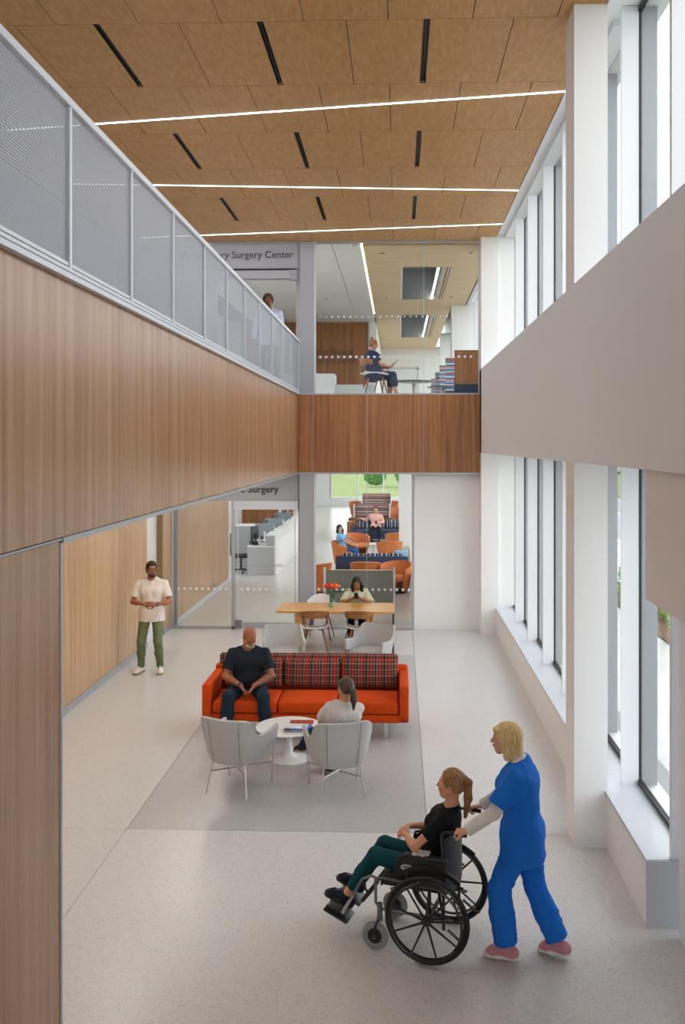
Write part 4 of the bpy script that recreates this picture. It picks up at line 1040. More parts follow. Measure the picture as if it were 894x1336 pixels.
high_settee((-1.06, 37.2, 0), 0, 'striped high-backed settee behind the man in pink, nearer of two')
high_settee((-1.07, 45.2, 0), 0, 'striped high-backed settee near the end window, farther of two')
lab = ['curved wooden chair left of the nearer striped settee', 'curved wooden chair right of the nearer striped settee', 'curved wooden chair left of the farther striped settee', 'curved wooden chair right of the farther striped settee']
for i, (x, y) in enumerate(((-1.70, 35.75), (-.36, 35.75), (-1.85, 43.4), (-.52, 43.4))):
    dining_chair((x, y, 0), R(-8 if i % 2 else 8), lab[i])
for (x, y, a, lb) in ((-.16, 38.2, 150, 'orange tub chair at the right, beside the nearer striped settee'), (-.14, 41.5, 160, 'orange tub chair at the right, between the two striped settees'),
                      (-.35, 46.5, 160, 'orange tub chair at the right, beside the farther striped settee'), (-2.1, 46.3, 200, 'orange tub chair left of the farther striped settee')):
    tub_chair((x, y, 0), R(a), lb)
# ---- upper room
dc = dining_chair((-.50, 19.15, ZF), R(-78), 'curved walnut chair upstairs in which the woman with a bun sits', group='chairs upstairs'); dc.scale = (1.12, 1.12, 1.05)
dining_chair((-.28, 20.0, ZF), R(-60), 'walnut chair upstairs partly hidden behind the seated woman', group='chairs upstairs')
coffee_table((.33, 19.5, ZF), 'low round table with a glass top upstairs, in front of the seated woman', .40, .375, group=None, topm=mat('dark_green_top', '#59655f', .2))
coffee_table((1.02, 21.5, ZF), 'small low round table upstairs, farther behind the glass', .36, .375, group=None, topm=mat('dark_green_top', '#59655f', .2))
bc = ['nearest', 'second', 'third', 'fourth', 'fifth']
for i, (x, y, h) in enumerate(((1.40, 18.75, 0.93), (1.38, 21.2, 1.0), (1.36, 23.8, 1.05), (1.36, 26.6, 1.10), (1.36, 30, 1.15))):
    t = empty('booth_seat', (x, y, ZF), 0, 'wood-backed booth seat upstairs behind the glass, %s in the row' % bc[i] + (', with a plain walnut back' if i == 0 else ''), 'booth', 'booth seats along the upper windows')
    w = .26 if i == 0 else .30
    for sx in (-1, 1): MB().rbox(sx*w/2-w/2+.002, sx*w/2+w/2-.002, .0, .03, .26, h-.01, r=.002, seg=1).build('back_panel', WALNUTD if i == 0 else STR_B, t)
    MB().rbox(-w, w, -.002, .10, h-.01, h+.02, r=.003, seg=1).build('cap', WALNUTD, t)
    MB().rbox(-w, w, .0, .03, .02, .26, r=.002, seg=1).build('kick_panel', NAVY, t)
    MB().rbox(-w+.02, w-.02, .03, .55, .14, .44, r=.03, seg=2).build('seat', NAVY, t)
    MB().rbox(-w+.02, w-.02, .03, .12, .46, h-.02, r=.03, seg=2).build('seat_back', STR_B, t)
uc1 = empty('marble_counter', (-1.80, 19.0, ZF), 0, 'white marble counter upstairs at the left of the glass', 'counter')
MB().rbox(-.6, .48, 0, .6, 0, .50, r=.006, seg=1).build('body', mat('marble', '#d9dde2', .25, var=.10, vscale=3), uc1)
uc2 = empty('low_counter', (-.92, 19.3, ZF), 0, 'low pale counter upstairs between the marble counter and the seated woman', 'counter')
MB().rbox(-.40, .39, 0, .5, 0, .29, r=.006, seg=1).build('body', mat('pale_counter', '#c3cfd0', .3), uc2)
# ------------------------------------------------------------------ people: one smooth surface per body, grown from a distance field
def V(*a): return np.array(a, float)
def nrm(v): v = np.asarray(v, float); return v/(np.linalg.norm(v)+1e-12)
class SDF:
    """a list of soft-joined round cones and ellipsoids"""
    def __init__(s): s.p = []
    def cone(s, a, b, ra, rb, k=.02, side=None, w=1., op='u', cap=None):
        s.p.append(['c', V(*a), V(*b), ra, rb, k, None if side is None else nrm(side), w, op, cap]); return s
    def ell(s, c, r, k=.02, B=None, op='u'):
        s.p.append(['e', V(*c), V(*(r if hasattr(r, '__len__') else (r, r, r))), None, None, k, np.eye(3) if B is None else np.array(B, float), 1., op, None]); return s
    def cut(s, p, n, k=.004):      # keeps the side the normal points away from
        s.p.append(['p', V(*p), nrm(n), None, None, k, None, 1., 'i', None]); return s
    def bounds(s):
        lo = V(9, 9, 9); hi = -lo
        for q in s.p:
            if q[8] != 'u': continue
            l, h = s.bb(q); lo = np.minimum(lo, l); hi = np.maximum(hi, h)
        return lo, hi
    def bb(s, q, e=0.):
        if q[0] == 'c':
            r = max(q[3], q[4])*max(q[7], 1.)+e; return np.minimum(q[1], q[2])-r, np.maximum(q[1], q[2])+r
        if q[0] == 'e': r = max(q[2])+e; return q[1]-r, q[1]+r
        return V(-99, -99, -99), V(99, 99, 99)
    def field(s, lo, hi, vox):
        n = [int(math.ceil((hi[i]-lo[i])/vox))+1 for i in range(3)]
        ax = [lo[i]+vox*np.arange(n[i]) for i in range(3)]
        D = np.full(n, .5, np.float32)
        for q in s.p:
            l, h = s.bb(q, q[5]*1.2+vox*3+.012)
            i0 = [max(0, int((l[i]-lo[i])/vox)) if l[i] > lo[i] else 0 for i in range(3)]
            i1 = [min(n[i], int((h[i]-lo[i])/vox)+2) for i in range(3)]
            if any(i1[i] <= i0[i] for i in range(3)): continue
            X = ax[0][i0[0]:i1[0]][:, None, None]; Y = ax[1][i0[1]:i1[1]][None, :, None]; Z = ax[2][i0[2]:i1[2]][None, None, :]
            sl = tuple(slice(a, b) for a, b in zip(i0, i1))
            if q[0] == 'p':
                d = (X-q[1][0])*q[2][0]+(Y-q[1][1])*q[2][1]+(Z-q[1][2])*q[2][2]
            elif q[0] == 'e':
                B = q[6]; r = q[2]; x, y, z = X-q[1][0], Y-q[1][1], Z-q[1][2]
                k0 = 0; k1 = 0
                for a in range(3):
                    t = (x*B[a][0]+y*B[a][1]+z*B[a][2])/r[a]; k0 = k0+t*t; k1 = k1+(t/r[a])**2
                k0 = np.sqrt(k0); k1 = np.sqrt(k1)+1e-9; d = k0*(k0-1)/k1
            else:
                a, b, ra, rb, w = q[1], q[2], q[3], q[4], q[7]; ba = b-a; sd = q[6]
                x, y, z = X-a[0], Y-a[1], Z-a[2]
                if sd is not None:
                    u = nrm(ba); sd = nrm(sd-u*sd.dot(u)); t = (x*sd[0]+y*sd[1]+z*sd[2])*(1-1/w)
                    x, y, z = x-t*sd[0], y-t*sd[1], z-t*sd[2]
                L = ba.dot(ba)+1e-12; h = np.clip((x*ba[0]+y*ba[1]+z*ba[2])/L, 0, 1)
                d = np.sqrt((x-ba[0]*h)**2+(y-ba[1]*h)**2+(z-ba[2]*h)**2)-(ra+(rb-ra)*h)
                if q[9] is not None:
                    u = nrm(ba); e = (X-b[0])*u[0]+(Y-b[1])*u[1]+(Z-b[2])*u[2]-q[9]; d = np.maximum(d, e)
                    
            A = D[sl]; k = max(q[5], 1e-4)
            if q[8] == 'u':
                hh = np.clip(.5+.5*(A-d)/k, 0, 1); D[sl] = A*(1-hh)+d*hh-k*hh*(1-hh)
            else:
                d = -d if q[8] == 's' else d
                hh = np.clip(.5-.5*(A-d)/k, 0, 1); D[sl] = A*(1-hh)+d*hh+k*hh*(1-hh)
        return D, ax
def surf(D, ax, vox):
    """surface nets: one vertex per cell the surface runs through"""
    ins = D < 0; n = D.shape
    c = [ins[i:n[0]-1+i, j:n[1]-1+j, k:n[2]-1+k] for i in (0, 1) for j in (0, 1) for k in (0, 1)]
    s = sum(q.astype(np.int8) for q in c); act = (s > 0) & (s < 8); I = np.argwhere(act)
    if not len(I): return np.zeros((0, 3)), np.zeros((0, 4), int)
    idx = np.full(act.shape, -1, np.int64); idx[act] = np.arange(len(I))
    acc = np.zeros((len(I), 3)); cnt = np.zeros(len(I))
    val = {}
    for i in (0, 1):
        for j in (0, 1):
            for k in (0, 1): val[i, j, k] = D[I[:, 0]+i, I[:, 1]+j, I[:, 2]+k]
    for a in range(3):
        o = [x for x in range(3) if x != a]
        for p in (0, 1):
            for q in (0, 1):
                c0 = [0, 0, 0]; c0[o[0]] = p; c0[o[1]] = q; c1 = list(c0); c1[a] = 1
                v0, v1 = val[tuple(c0)], val[tuple(c1)]; m = (v0 < 0) != (v1 < 0)
                t = np.where(m, v0/np.where(v0 == v1, 1, v0-v1), 0)
                P = np.tile(np.array(c0, float), (len(I), 1)); P[:, a] += t; acc[m] += P[m]; cnt[m] += 1
    Vt = (I+acc/cnt[:, None])*vox+np.array([ax[0][0], ax[1][0], ax[2][0]])
    F = []
    for a in range(3):
        b, c2 = (a+1) % 3, (a+2) % 3
        sl0 = [slice(1, None)]*3; 
        A = ins; i0 = [slice(0, n[x]) for x in range(3)]; i1 = list(i0)
        i0[a] = slice(0, n[a]-1); i1[a] = slice(1, n[a])
        for x in (b, c2): i0[x] = slice(1, n[x]-1); i1[x] = slice(1, n[x]-1)
        e0, e1 = A[tuple(i0)], A[tuple(i1)]
        for sgn in (0, 1):
            m = (e0 & ~e1) if sgn == 0 else (~e0 & e1)
            E = np.argwhere(m)
            if not len(E): continue
            E = E.copy(); E[:, b] += 1; E[:, c2] += 1
            def cell(db, dc):
                q = E.copy(); q[:, b] -= db; q[:, c2] -= dc; return idx[q[:, 0], q[:, 1], q[:, 2]]
            q = np.stack([cell(1, 1), cell(0, 1), cell(0, 0), cell(1, 0)], 1)
            F.append(q if sgn == 0 else q[:, ::-1])
    F = np.concatenate(F); F = F[(F >= 0).all(1)]
    return Vt, F
def fold(P, seed=0, fr=24., an=(1, 1, 1)):
    """wrinkles: a few families of warped ridges, each sharp on one side"""
    rnd = np.random.RandomState(seed); f = 0
    Q = P*np.array(an)
    for i in range(5):
        d = nrm(rnd.randn(3)); w = nrm(rnd.randn(3)); w2 = nrm(rnd.randn(3)); ph = rnd.rand()*6
        a = Q @ d*fr*(.6+.3*i)+1.5*np.sin(Q @ w*fr*.35+ph)+.8*np.sin(Q @ w2*fr*.6+ph*2)
        m = .5+.5*np.sin(Q @ w2*fr*.28+ph*3)
        f = f+((1-np.abs(np.sin(a*.5)))**1.6*2-.8)*m/(1+.3*i)
    return f/2.0
def mesh_from(name, Vt, F, m, parent, amp=0., fkw=None, colfn=None):
    me = bpy.data.meshes.new(name); me.vertices.add(len(Vt)); me.vertices.foreach_set('co', Vt.astype(np.float32).ravel())
    me.loops.add(F.size); me.loops.foreach_set('vertex_index', F.astype(np.int32).ravel())
    me.polygons.add(len(F)); me.polygons.foreach_set('loop_start', (np.arange(len(F))*4).astype(np.int32))
    me.update(calc_edges=True)
    me.polygons.foreach_set('use_smooth', np.ones(len(F), bool))
    if amp:
        N = np.zeros(len(Vt)*3, np.float32); me.vertices.foreach_get('normal', N); N = N.reshape(-1, 3)
        V2 = Vt+N*(amp*fold(Vt, **(fkw or {})))[:, None]; me.vertices.foreach_set('co', V2.astype(np.float32).ravel()); me.update()
    ms = m if isinstance(m, (list, tuple)) else [m]
    for q in ms: me.materials.append(q)
    if colfn is not None:
        cen = Vt[F].mean(1); me.polygons.foreach_set('material_index', colfn(cen).astype(np.int32))
    return link(name, me, None, parent)
def grow(S, name, vox, m, parent, fine=(), amp=0., fkw=None, colfn=None):
    lo, hi = S.bounds(); lo = lo-vox*3-.02; hi = hi+vox*3+.02
    D, ax = S.field(lo, hi, vox); Vt, F = surf(D, ax, vox)
    Vs, Fs = [Vt], []
    keep = np.ones(len(F), bool); cen = Vt[F].mean(1)
    for (l, h, v) in fine:
        l, h = V(*l), V(*h); keep &= ~((cen > l+vox) & (cen < h-vox)).all(1)
    Fs.append(F[keep]); off = len(Vt)
    for (l, h, v) in fine:
        D, ax = S.field(V(*l)-v*2, V(*h)+v*2, v); a, b = surf(D, ax, v); c = a[b].mean(1)
        b = b[((c > V(*l)-v) & (c < V(*h)+v)).all(1)]; Vs.append(a); Fs.append(b+off); off += len(a)
    return mesh_from(name, np.concatenate(Vs), np.concatenate(Fs), m, parent, amp, fkw, colfn)
def rot(ax, a):
    ax = nrm(ax); K = np.array([[0, -ax[2], ax[1]], [ax[2], 0, -ax[0]], [-ax[1], ax[0], 0]]); return np.eye(3)+math.sin(a)*K+(1-math.cos(a))*K@K
def ik(a, b, l1, l2, pole):
    a, b = V(*a), V(*b); d = b-a; L = min(np.linalg.norm(d), (l1+l2)*.999); u = nrm(d); b = a+u*L
    x = (l1*l1-l2*l2+L*L)/(2*L); h = math.sqrt(max(l1*l1-x*x, 0)); p = np.asarray(pole, float); p = nrm(p-u*p.dot(u))
    return a+u*x+p*h, b
SKIN = {}
def skinmat(name, c, rough=.5):
    m = mat('skin_'+name, c, rough, spec=.35, var=.07, vscale=18); b = m.node_tree.nodes['Principled BSDF']
    b.inputs['Subsurface Weight'].default_value = .06; b.inputs['Subsurface Scale'].default_value = .01; return m
def hairmat(name, c, c2=None, stretch=(60, 60, 5)):
    key = 'hair_'+name
    if key in MATS: return MATS[key]
    m, nt, b = newmat(key); tc = nt.nodes.new('ShaderNodeTexCoord'); mp = nt.nodes.new('ShaderNodeMapping'); mp.inputs['Scale'].default_value = stretch
    n = nt.nodes.new('ShaderNodeTexNoise'); n.inputs['Scale'].default_value = 1.5; n.inputs['Detail'].default_value = 4
    cr = nt.nodes.new('ShaderNodeValToRGB'); cr.color_ramp.elements[0].color = srgb(c); cr.color_ramp.elements[1].color = srgb(c2 or c)
    cr.color_ramp.elements[0].position = .35; cr.color_ramp.elements[1].position = .65
    nt.links.new(tc.outputs['Object'], mp.inputs[0]); nt.links.new(mp.outputs[0], n.inputs[0]); nt.links.new(n.outputs['Fac'], cr.inputs[0])
    nt.links.new(cr.outputs[0], b.inputs['Base Color']); b.inputs['Roughness'].default_value = .5; b.inputs['Specular IOR Level'].default_value = .35
    bp = nt.nodes.new('ShaderNodeBump'); bp.inputs['Strength'].default_value = .6; bp.inputs['Distance'].default_value = .003
    nt.links.new(n.outputs['Fac'], bp.inputs['Height']); nt.links.new(bp.outputs[0], b.inputs['Normal'])
    MATS[key] = m; return m
EYEW = mat('eye_white', '#b9b3ac', .3); IRIS = mat('iris', '#2d1d12', .3); LIPM = {}

def person(name_label, loc, rz, H=1.75, skin='#c99a7d', fem=False, fat=1., pelvis=(0, 0, .92), lean=(0, 0), twist=0., head=(0, 0, 0),
           hands=None, feet=None, knee=None, elbow=None, hair=None, shirt=None, pants=None, shoes=None, vox=.007, beard=None,
           belly=0., extras=None, headlift=0., headfwd=0., group=None, fine=.004, lips=None):
    """local frame: +Y is where the body faces, +X its right side. lean=(forward, sideways) degrees, head=(yaw left, pitch down, tilt)"""
    T = empty('person', loc, rz, name_label, 'person', group)
    s = H/1.75; SM = skinmat(skin.strip('#'), skin)
    P = V(*pelvis); la, lb = R(lean[0]), R(lean[1])
    up = nrm(V(math.sin(lb), math.sin(la), math.cos(la)*math.cos(lb)))
    tl = .52*s
    N = P+up*tl                       # base of the neck
    side0 = V(1, 0, 0); side = rot(up, R(twist)) @ side0; side = nrm(side-up*side.dot(up)); fwd = np.cross(up, side)
    sw = (.178 if fem else .198)*s
    sh = {1: N-up*.072*s+side*sw, -1: N-up*.072*s-side*sw}
    hj = {1: P+V(.088*s, 0, -.02*s), -1: P-V(.088*s, 0, .02*s)}
    # head frame
    yaw, pit, til = [R(a) for a in head]
    Rm = rot((0, 0, 1), yaw) @ rot((1, 0, 0), -pit) @ rot((0, 1, 0), til)
    hr, hf, hu = Rm @ V(1, 0, 0), Rm @ V(0, 1, 0), Rm @ V(0, 0, 1)
    hs = s*(.97 if fem else 1.0)*1.02
    Hc = N+nrm(up*.6+hu*.5)*.155*s+fwd*.022*s+hf*.012*s+V(0, 0, headlift)+fwd*headfwd
    Bh = np.array([hr, hf, hu])
    def hp(x, y, z): return Hc+(hr*x+hf*y+hu*z)*hs
    B = SDF()
    def torso(S, e, top=1., bot=0., arms=True, skirt=0.):
        w = .155*s*fat; dp = .100*s*fat
        hipw = (1.10 if fem else 1.0); wst = (.80 if fem else .92)
        S.cone(P-V(0, 0, .02*s)-side*.055*s*fat*hipw, P-V(0, 0, .02*s)+side*.055*s*fat*hipw, .108*s*fat*hipw**.5+e, .108*s*fat*hipw**.5+e, .03)
        S.cone(P+up*.05*s, P+up*.19*s, (dp+.008*s)*1+e, dp*.97+e, .05, side, 1.33*wst)
        S.cone(P+up*.19*s, P+up*.36*s, dp*.97+e, dp*1.12+e, .05, side, 1.38*(wst+.1))
        S.cone(P+up*.34*s-side*.085*s*fat, P+up*.34*s+side*.085*s*fat, dp*1.02+e, dp*1.02+e, .05)
        S.cone(N-up*.105*s-side*(sw-.06*s), N-up*.105*s+side*(sw-.06*s), .058*s+e, .058*s+e, .06)
        for q in (1, -1): S.cone(N-up*.068*s+side*q*(sw-.035*s), N-up*.012*s-fwd*.012*s+side*q*.018*s, .036*s+e, .050*s+e*.6, .035)
        if belly: S.ell(P+up*.13*s+fwd*(.05+.5*belly)*s, (.15*s*fat+e, (.085+belly*.6)*s+e, .13*s+e), .06, [side, fwd, up])
        if fem:
            for q in (1, -1): S.ell(P+up*.355*s+side*.075*s*q+fwd*.085*s*fat, .052*s+e, .05)
    torso(B, 0.)
    hb = hp(0, -.028, -.075)
    B.cone(N-up*.03*s-fwd*.008*s, hb, (.050 if fem else .060)*s, (.046 if fem else .056)*s, .03)
    # head
    B.ell(hp(0, -.018, .030), V(.074, .094, .082)*hs, .02, Bh)
    B.ell(hp(0, .018, -.030), V(.057, .066, .072)*hs, .03, Bh)
    B.cone(hp(-.024, .052, -.084), hp(.024, .052, -.084), .021*hs, .021*hs, .035)
    B.cone(hp(-.052, .0, -.050), hp(-.022, .048, -.085), .020*hs, .018*hs, .03); B.cone(hp(.052, .0, -.050), hp(.022, .048, -.085), .020*hs, .018*hs, .03)
    B.cone(hp(-.030, .073, .024), hp(.030, .073, .024), .010*hs, .010*hs, .018)
    for q in (1, -1):
        B.ell(hp(q*.031, .096, .003), V(.017, .014, .011)*hs, .010, Bh, 's')
        B.cone(hp(q*.019, .0820, .0115), hp(q*.044, .0775, .0105), .0052*hs, .0048*hs, .004); B.cone(hp(q*.020, .0815, -.0075), hp(q*.043, .0775, -.0065), .0042*hs, .0040*hs, .004)
        B.ell(hp(q*.036, .062, -.028), .020*hs, .025)
        B.ell(hp(q*.075, -.010, -.006), V(.007, .018, .030)*hs, .008, Bh)
    B.cone(hp(0, .082, .010), hp(0, .104, -.026), .007*hs, .0105*hs, .010)
    B.ell(hp(0, .096, -.030), V(.017, .011, .009)*hs, .008, Bh)
    B.cone(hp(-.016, .084, -.058), hp(.016, .084, -.058), .0085*hs, .0085*hs, .010)
    # arms and hands
    ul, fl_ = .292*s, .255*s; arms = {}; fines = []
    for q in (1, -1):
        h = hands[q]; wr = V(*h['wrist']); el, wr2 = ik(sh[q], wr, ul, fl_, V(*(elbow or {}).get(q, (q*.6, -.6, -.5))))
        wr = wr2; arms[q] = (sh[q], el, wr)
        af = (.85 if fem else 1.)*(.5+.5*fat)
        B.cone(sh[q]-up*.004, el, .046*s*af, .039*s*af, .025); B.cone(el, el+(wr-el)*.35, .040*s*af, .040*s*af, .02); B.cone(el+(wr-el)*.3, wr, .040*s*af, .026*s*af, .02)
        d = nrm(h.get('dir', wr-el)); n = V(*h.get('palm', (0, 0, -1))); n = nrm(n-d*n.dot(d)); t = np.cross(n, d)*q  # thumb side
        if h.get('flip'): t = -t
        hs2 = s*(.92 if fem else 1.02); curl = h.get('curl', .5)
        for o in (-.028, -.010, .010, .027):
            B.cone(wr+t*o*.55*hs2, wr+d*.082*hs2+t*o*hs2, .0145*hs2, .0125*hs2, .008)
        L = [.072, .082, .077, .060]
        lo = wr-.02; hi = wr+.02; pts = [wr]
        for i, o in enumerate((.030, .011, -.009, -.027)):
            p = wr+d*.084*hs2+t*o*hs2; dd = nrm(d+t*(o*h.get('spread', 1.5))); ln = L[i]*hs2; r = .0088*hs2; ang = 0
            for k, (fr_, c) in enumerate(((.46, .9), (.30, 1.1), (.24, .7))):
                ang += curl*c*h.get('curls', (1, 1, 1, 1))[i]; e = p+(rot(t*q*(-1 if h.get('flip') else 1), -ang*q*0+0) @ dd if False else (dd*math.cos(ang)+n*math.sin(ang)))*ln*fr_
                B.cone(p, e, r, r*.93, .0035); p = e; r *= .93
            pts.append(p)
        tp = wr+d*.022*hs2+t*.026*hs2; tv = nrm(d*.62+t*h.get('thumb', .75)+n*.35)
        B.cone(tp-t*.006, tp+tv*.038*hs2, .0135*hs2, .0108*hs2, .010); tv2 = nrm(tv*.8+d*.45+n*.35*curl); tq = tp+tv*.038*hs2; B.cone(tq, tq+tv2*.032*hs2, .0105*hs2, .0085*hs2, .004); pts.append(tq+tv2*.032*hs2)
        pts = np.array(pts); fines.append((pts.min(0)-.022, pts.max(0)+.022, fine))
    # legs
    tl_, sl_ = .435*s, .43*s; legs = {}
    for q in (1, -1):
        f = feet[q]; an = V(*f['ankle']); kn, an = ik(hj[q], an, tl_, sl_, V(*(knee or {}).get(q, (0, 1, 0))))
        legs[q] = (hj[q], kn, an, nrm(V(*f.get('toe', (0, 1, 0)))))
        fa = .55+.45*fat
        B.cone(hj[q], kn, .082*s*fa, .055*s*fa, .03); B.cone(kn, kn+(an-kn)*.35, .052*s*fa, .055*s*fa, .02); B.cone(kn+(an-kn)*.3, an, .053*s*fa, .036*s, .02)
        td = legs[q][3]; uf = V(*f.get('up', (0, 0, 1))); B.cone(an-uf*.015*s, an+td*.085*s-uf*.045*s, .034*s, .020*s, .02)
    # one continuous body
    hlo = Hc-.135*hs; hhi = Hc+.135*hs
    fines.append((hlo, hhi, fine)) if fine < vox else None
    if fine >= vox: fines = []
    colf = None; bm_ = [SM]
    if extras and 'tattoo' in extras:
        a, b = arms[extras['tattoo']][1], arms[extras['tattoo']][2]; TM = tattoo(SM, skin); bm_ = [SM, TM]; sh_ = arms[extras['tattoo']][0]
        def colf(c):
            r = np.zeros(len(c), int)
            for (p0, p1, t0) in ((a, b, 0.), (sh_, a, .45)):
                ba = p1-p0; h = ((c-p0) @ ba)/ba.dot(ba); d = np.linalg.norm(c-p0-ba*np.clip(h, 0, 1)[:, None], axis=1)
                r |= (d < .065*s) & (h > t0) & (h < .97)
            return r
    body = grow(B, 'body', vox, bm_, T, fines, colfn=colf)
    # face details
    for q in (1, -1):
        e = MB(); ir = MB(); c = hp(q*.031, .0725, .0025); e.ball(c, .0118*hs, 12, 9); ir.ball(c+hf*.0062*hs, .0064*hs, 10, 7)
        eo = e.build('eye', EYEW, T); ir.build('iris', IRIS, eo)
    if lips is not False:
        c = lips or tuple(np.clip(np.array([int(skin[i:i+2], 16)/255 for i in (1, 3, 5)])*V(.86, .62, .60), 0, 1)); c = '#%02x%02x%02x' % tuple(int(v*255) for v in c) if not isinstance(c, str) else c
        LS = SDF(); LS.cone(hp(-.019, .0845, -.0555), hp(0, .0935, -.0545), .0035*hs, .0050*hs, .004).cone(hp(.019, .0845, -.0555), hp(0, .0935, -.0545), .0035*hs, .0050*hs, .004)
        LS.cone(hp(-.015, .0855, -.0625), hp(.015, .0855, -.0625), .0048*hs, .0048*hs, .004).cone(hp(-.005, .0905, -.0630), hp(.005, .0905, -.0630), .0045*hs, .0045*hs, .003)
        grow(LS, 'lips', .0026, mat('lips_'+skin.strip('#'), c, .45), T)
    # hair
    if hair: make_hair(T, hair, hp, hs, Bh, hr, hf, hu, skin)
    if hair and hair.get('brow', True):
        for q in (1, -1):
            bw = MB(); bw.tube([hp(q*.014, .0835, .023), hp(q*.030, .0855, .029), hp(q*.046, .072, .023)], [.0030*hs, .0036*hs, .0018*hs], 6)
            bw.build('eyebrow', hairmat(hair.get('browc', hair['col']).strip('#'), hair.get('browc', hair['col'])), T)
    if beard:
        S = SDF(); g = beard.get('t', .012)
        S.cone(hp(-.026, .055, -.088), hp(.026, .055, -.088), (.020+g)*hs, (.020+g)*hs, .02)
        for q in (1, -1):
            S.cone(hp(q*.030, .048, -.083), hp(q*.062, .0, -.045), (.016+g*.7)*hs, (.012+g*.35)*hs, .02); S.cone(hp(q*.062, .0, -.045), hp(q*.069, -.004, -.012), (.012+g*.35)*hs, .010*hs, .015)
            S.cone(hp(0, .096, -.047), hp(q*.024, .084, -.060), .0065*hs, .006*hs, .006); S.cone(hp(q*.024, .084, -.060), hp(q*.026, .074, -.08), .006*hs, .008*hs, .006)
        S.cone(hp(-.017, .088, -.059), hp(.017, .088, -.059), .0088*hs, .0088*hs, .002, op='s')
        grow(S, 'beard', .0045, hairmat('b'+beard['col'].strip('#'), beard['col'], beard.get('col2')), T, amp=.0012, fkw=dict(seed=4, fr=300.))
    # clothes
    if pants:
        S = SDF(); ee = pants.get('e', .012)
        S.cone(P-V(0, 0, .02*s)-side*.058*s*fat, P-V(0, 0, .02*s)+side*.058*s*fat, .110*s*fat+ee, .110*s*fat+ee, .03)
        S.cone(P, P+up*.10*s, .104*s*fat+ee, .098*s*fat+ee, .03, side, 1.35)
        S.cut(P+up*pants.get('rise', .09)*s, up)
        for q in (1, -1):
            h, k, a, td = legs[q]; fa = .55+.45*fat; to = pants.get('to', .93); fl2 = pants.get('flare', 0.); en = k+(a-k)*to
            S.cone(h, k, .083*s*fa+ee, .058*s*fa+ee, .03)
            S.cone(k, k+(a-k)*.45, .056*s*fa+ee, .056*s*fa+ee+fl2*.5, .02)
            S.cone(k+(a-k)*.42, en, .055*s*fa+ee+fl2*.5, .040*s+ee+fl2, .02, cap=.004)
        po = grow(S, pants.get('name', 'trousers'), pants.get('vox', vox*1.15), pants['mat'], T, amp=pants.get('amp', .0035)*1.35, fkw=dict(seed=3, fr=2.4*pants.get('fr', 34.), an=(1, 1, 1.5)))
        if 'cuff' in pants:
            for q in (1, -1):
                h, k, a, td = legs[q]; en = k+(a-k)*pants.get('to', .93); u = nrm(a-k)
                S = SDF(); S.cone(en-u*.035, en, .040*s+ee+.006+pants.get('flare', 0), .040*s+ee+.006+pants.get('flare', 0), .004, cap=.002); S.cut(en-u*.035, -u)
                grow(S, 'cuff', vox, pants['mat'], po, amp=.002, fkw=dict(seed=9, fr=60.))
    for ci, c in enumerate(shirt or []):
        S = SDF(); ee = c.get('e', .012)
        torso(S, ee)
        hem = c.get('hem', .06)
        if hem > 0:
            hd = -V(0, 0, 1)*.6-up*.4 if c.get('hang') else -up; hd = nrm(hd)
            S.cone(P, P+hd*(hem+.16)*s, .100*s*fat+ee+c.get('flare', .008)*.4, .104*s*fat+ee+c.get('flare', .008), .03, side, 1.4)
            for q in (1, -1): S.cone(P+side*q*.062*s*fat, P+side*q*.072*s*fat+hd*(hem+.16)*s, .113*s*fat+ee, .113*s*fat+ee+c.get('flare', .008), .06)
            S.cut(P+hd*hem*s, hd)
        else: S.cut(P-up*hem*s, -up)
        nk = c.get('neck', .0)
        if nk: S.ell(N+up*.035*s+fwd*.055*s, (.062*s+nk*.3, .05*s, .05*s+nk), .006, [side, fwd, up], 's')
        S.cut(N+up*c.get('collar', .012)*s+up*.012, up*1.0+fwd*c.get('vtilt', .35))
        if c.get('torso', True) is False: S = SDF()
        for q in (1, -1):
            a, b, w = arms[q]; sl = c.get('sleeve', .6); af = (.85 if fem else 1.)*(.5+.5*fat); sf_ = c.get('sflare', .008)
            if sl <= 1: S.cone(a-up*.004, a+(b-a)*sl, .048*s*af+ee, .045*s*af+ee+sf_, .02, cap=.0)
            else:
                S.cone(a-up*.004, b, .048*s*af+ee, .043*s*af+ee, .02); S.cone(b, b+(w-b)*(sl-1), .043*s*af+ee, (.043-.014*(sl-1))*s*af+ee*.9+c.get('cuff', 0), .02, cap=.0)
        so = grow(S, c.get('name', 'shirt'), c.get('vox', vox*1.15), c['mat'], T, amp=c.get('amp', .004)*1.35, fkw=dict(seed=7+ci, fr=2.6*c.get('fr', 26.), an=c.get('an', (1, 1, .7))))
        if c.get('placket'):
            m = MB(); fy = lambda u: P+up*u*s+fwd*(.125*s*fat+ee)
            for u in (.33, .37, .41): m.ball(fy(u)+fwd*(-.006 if u < .4 else -.018), .005, 8, 5)
            m.build('button', mat('button', '#cfc6b8', .4), so)
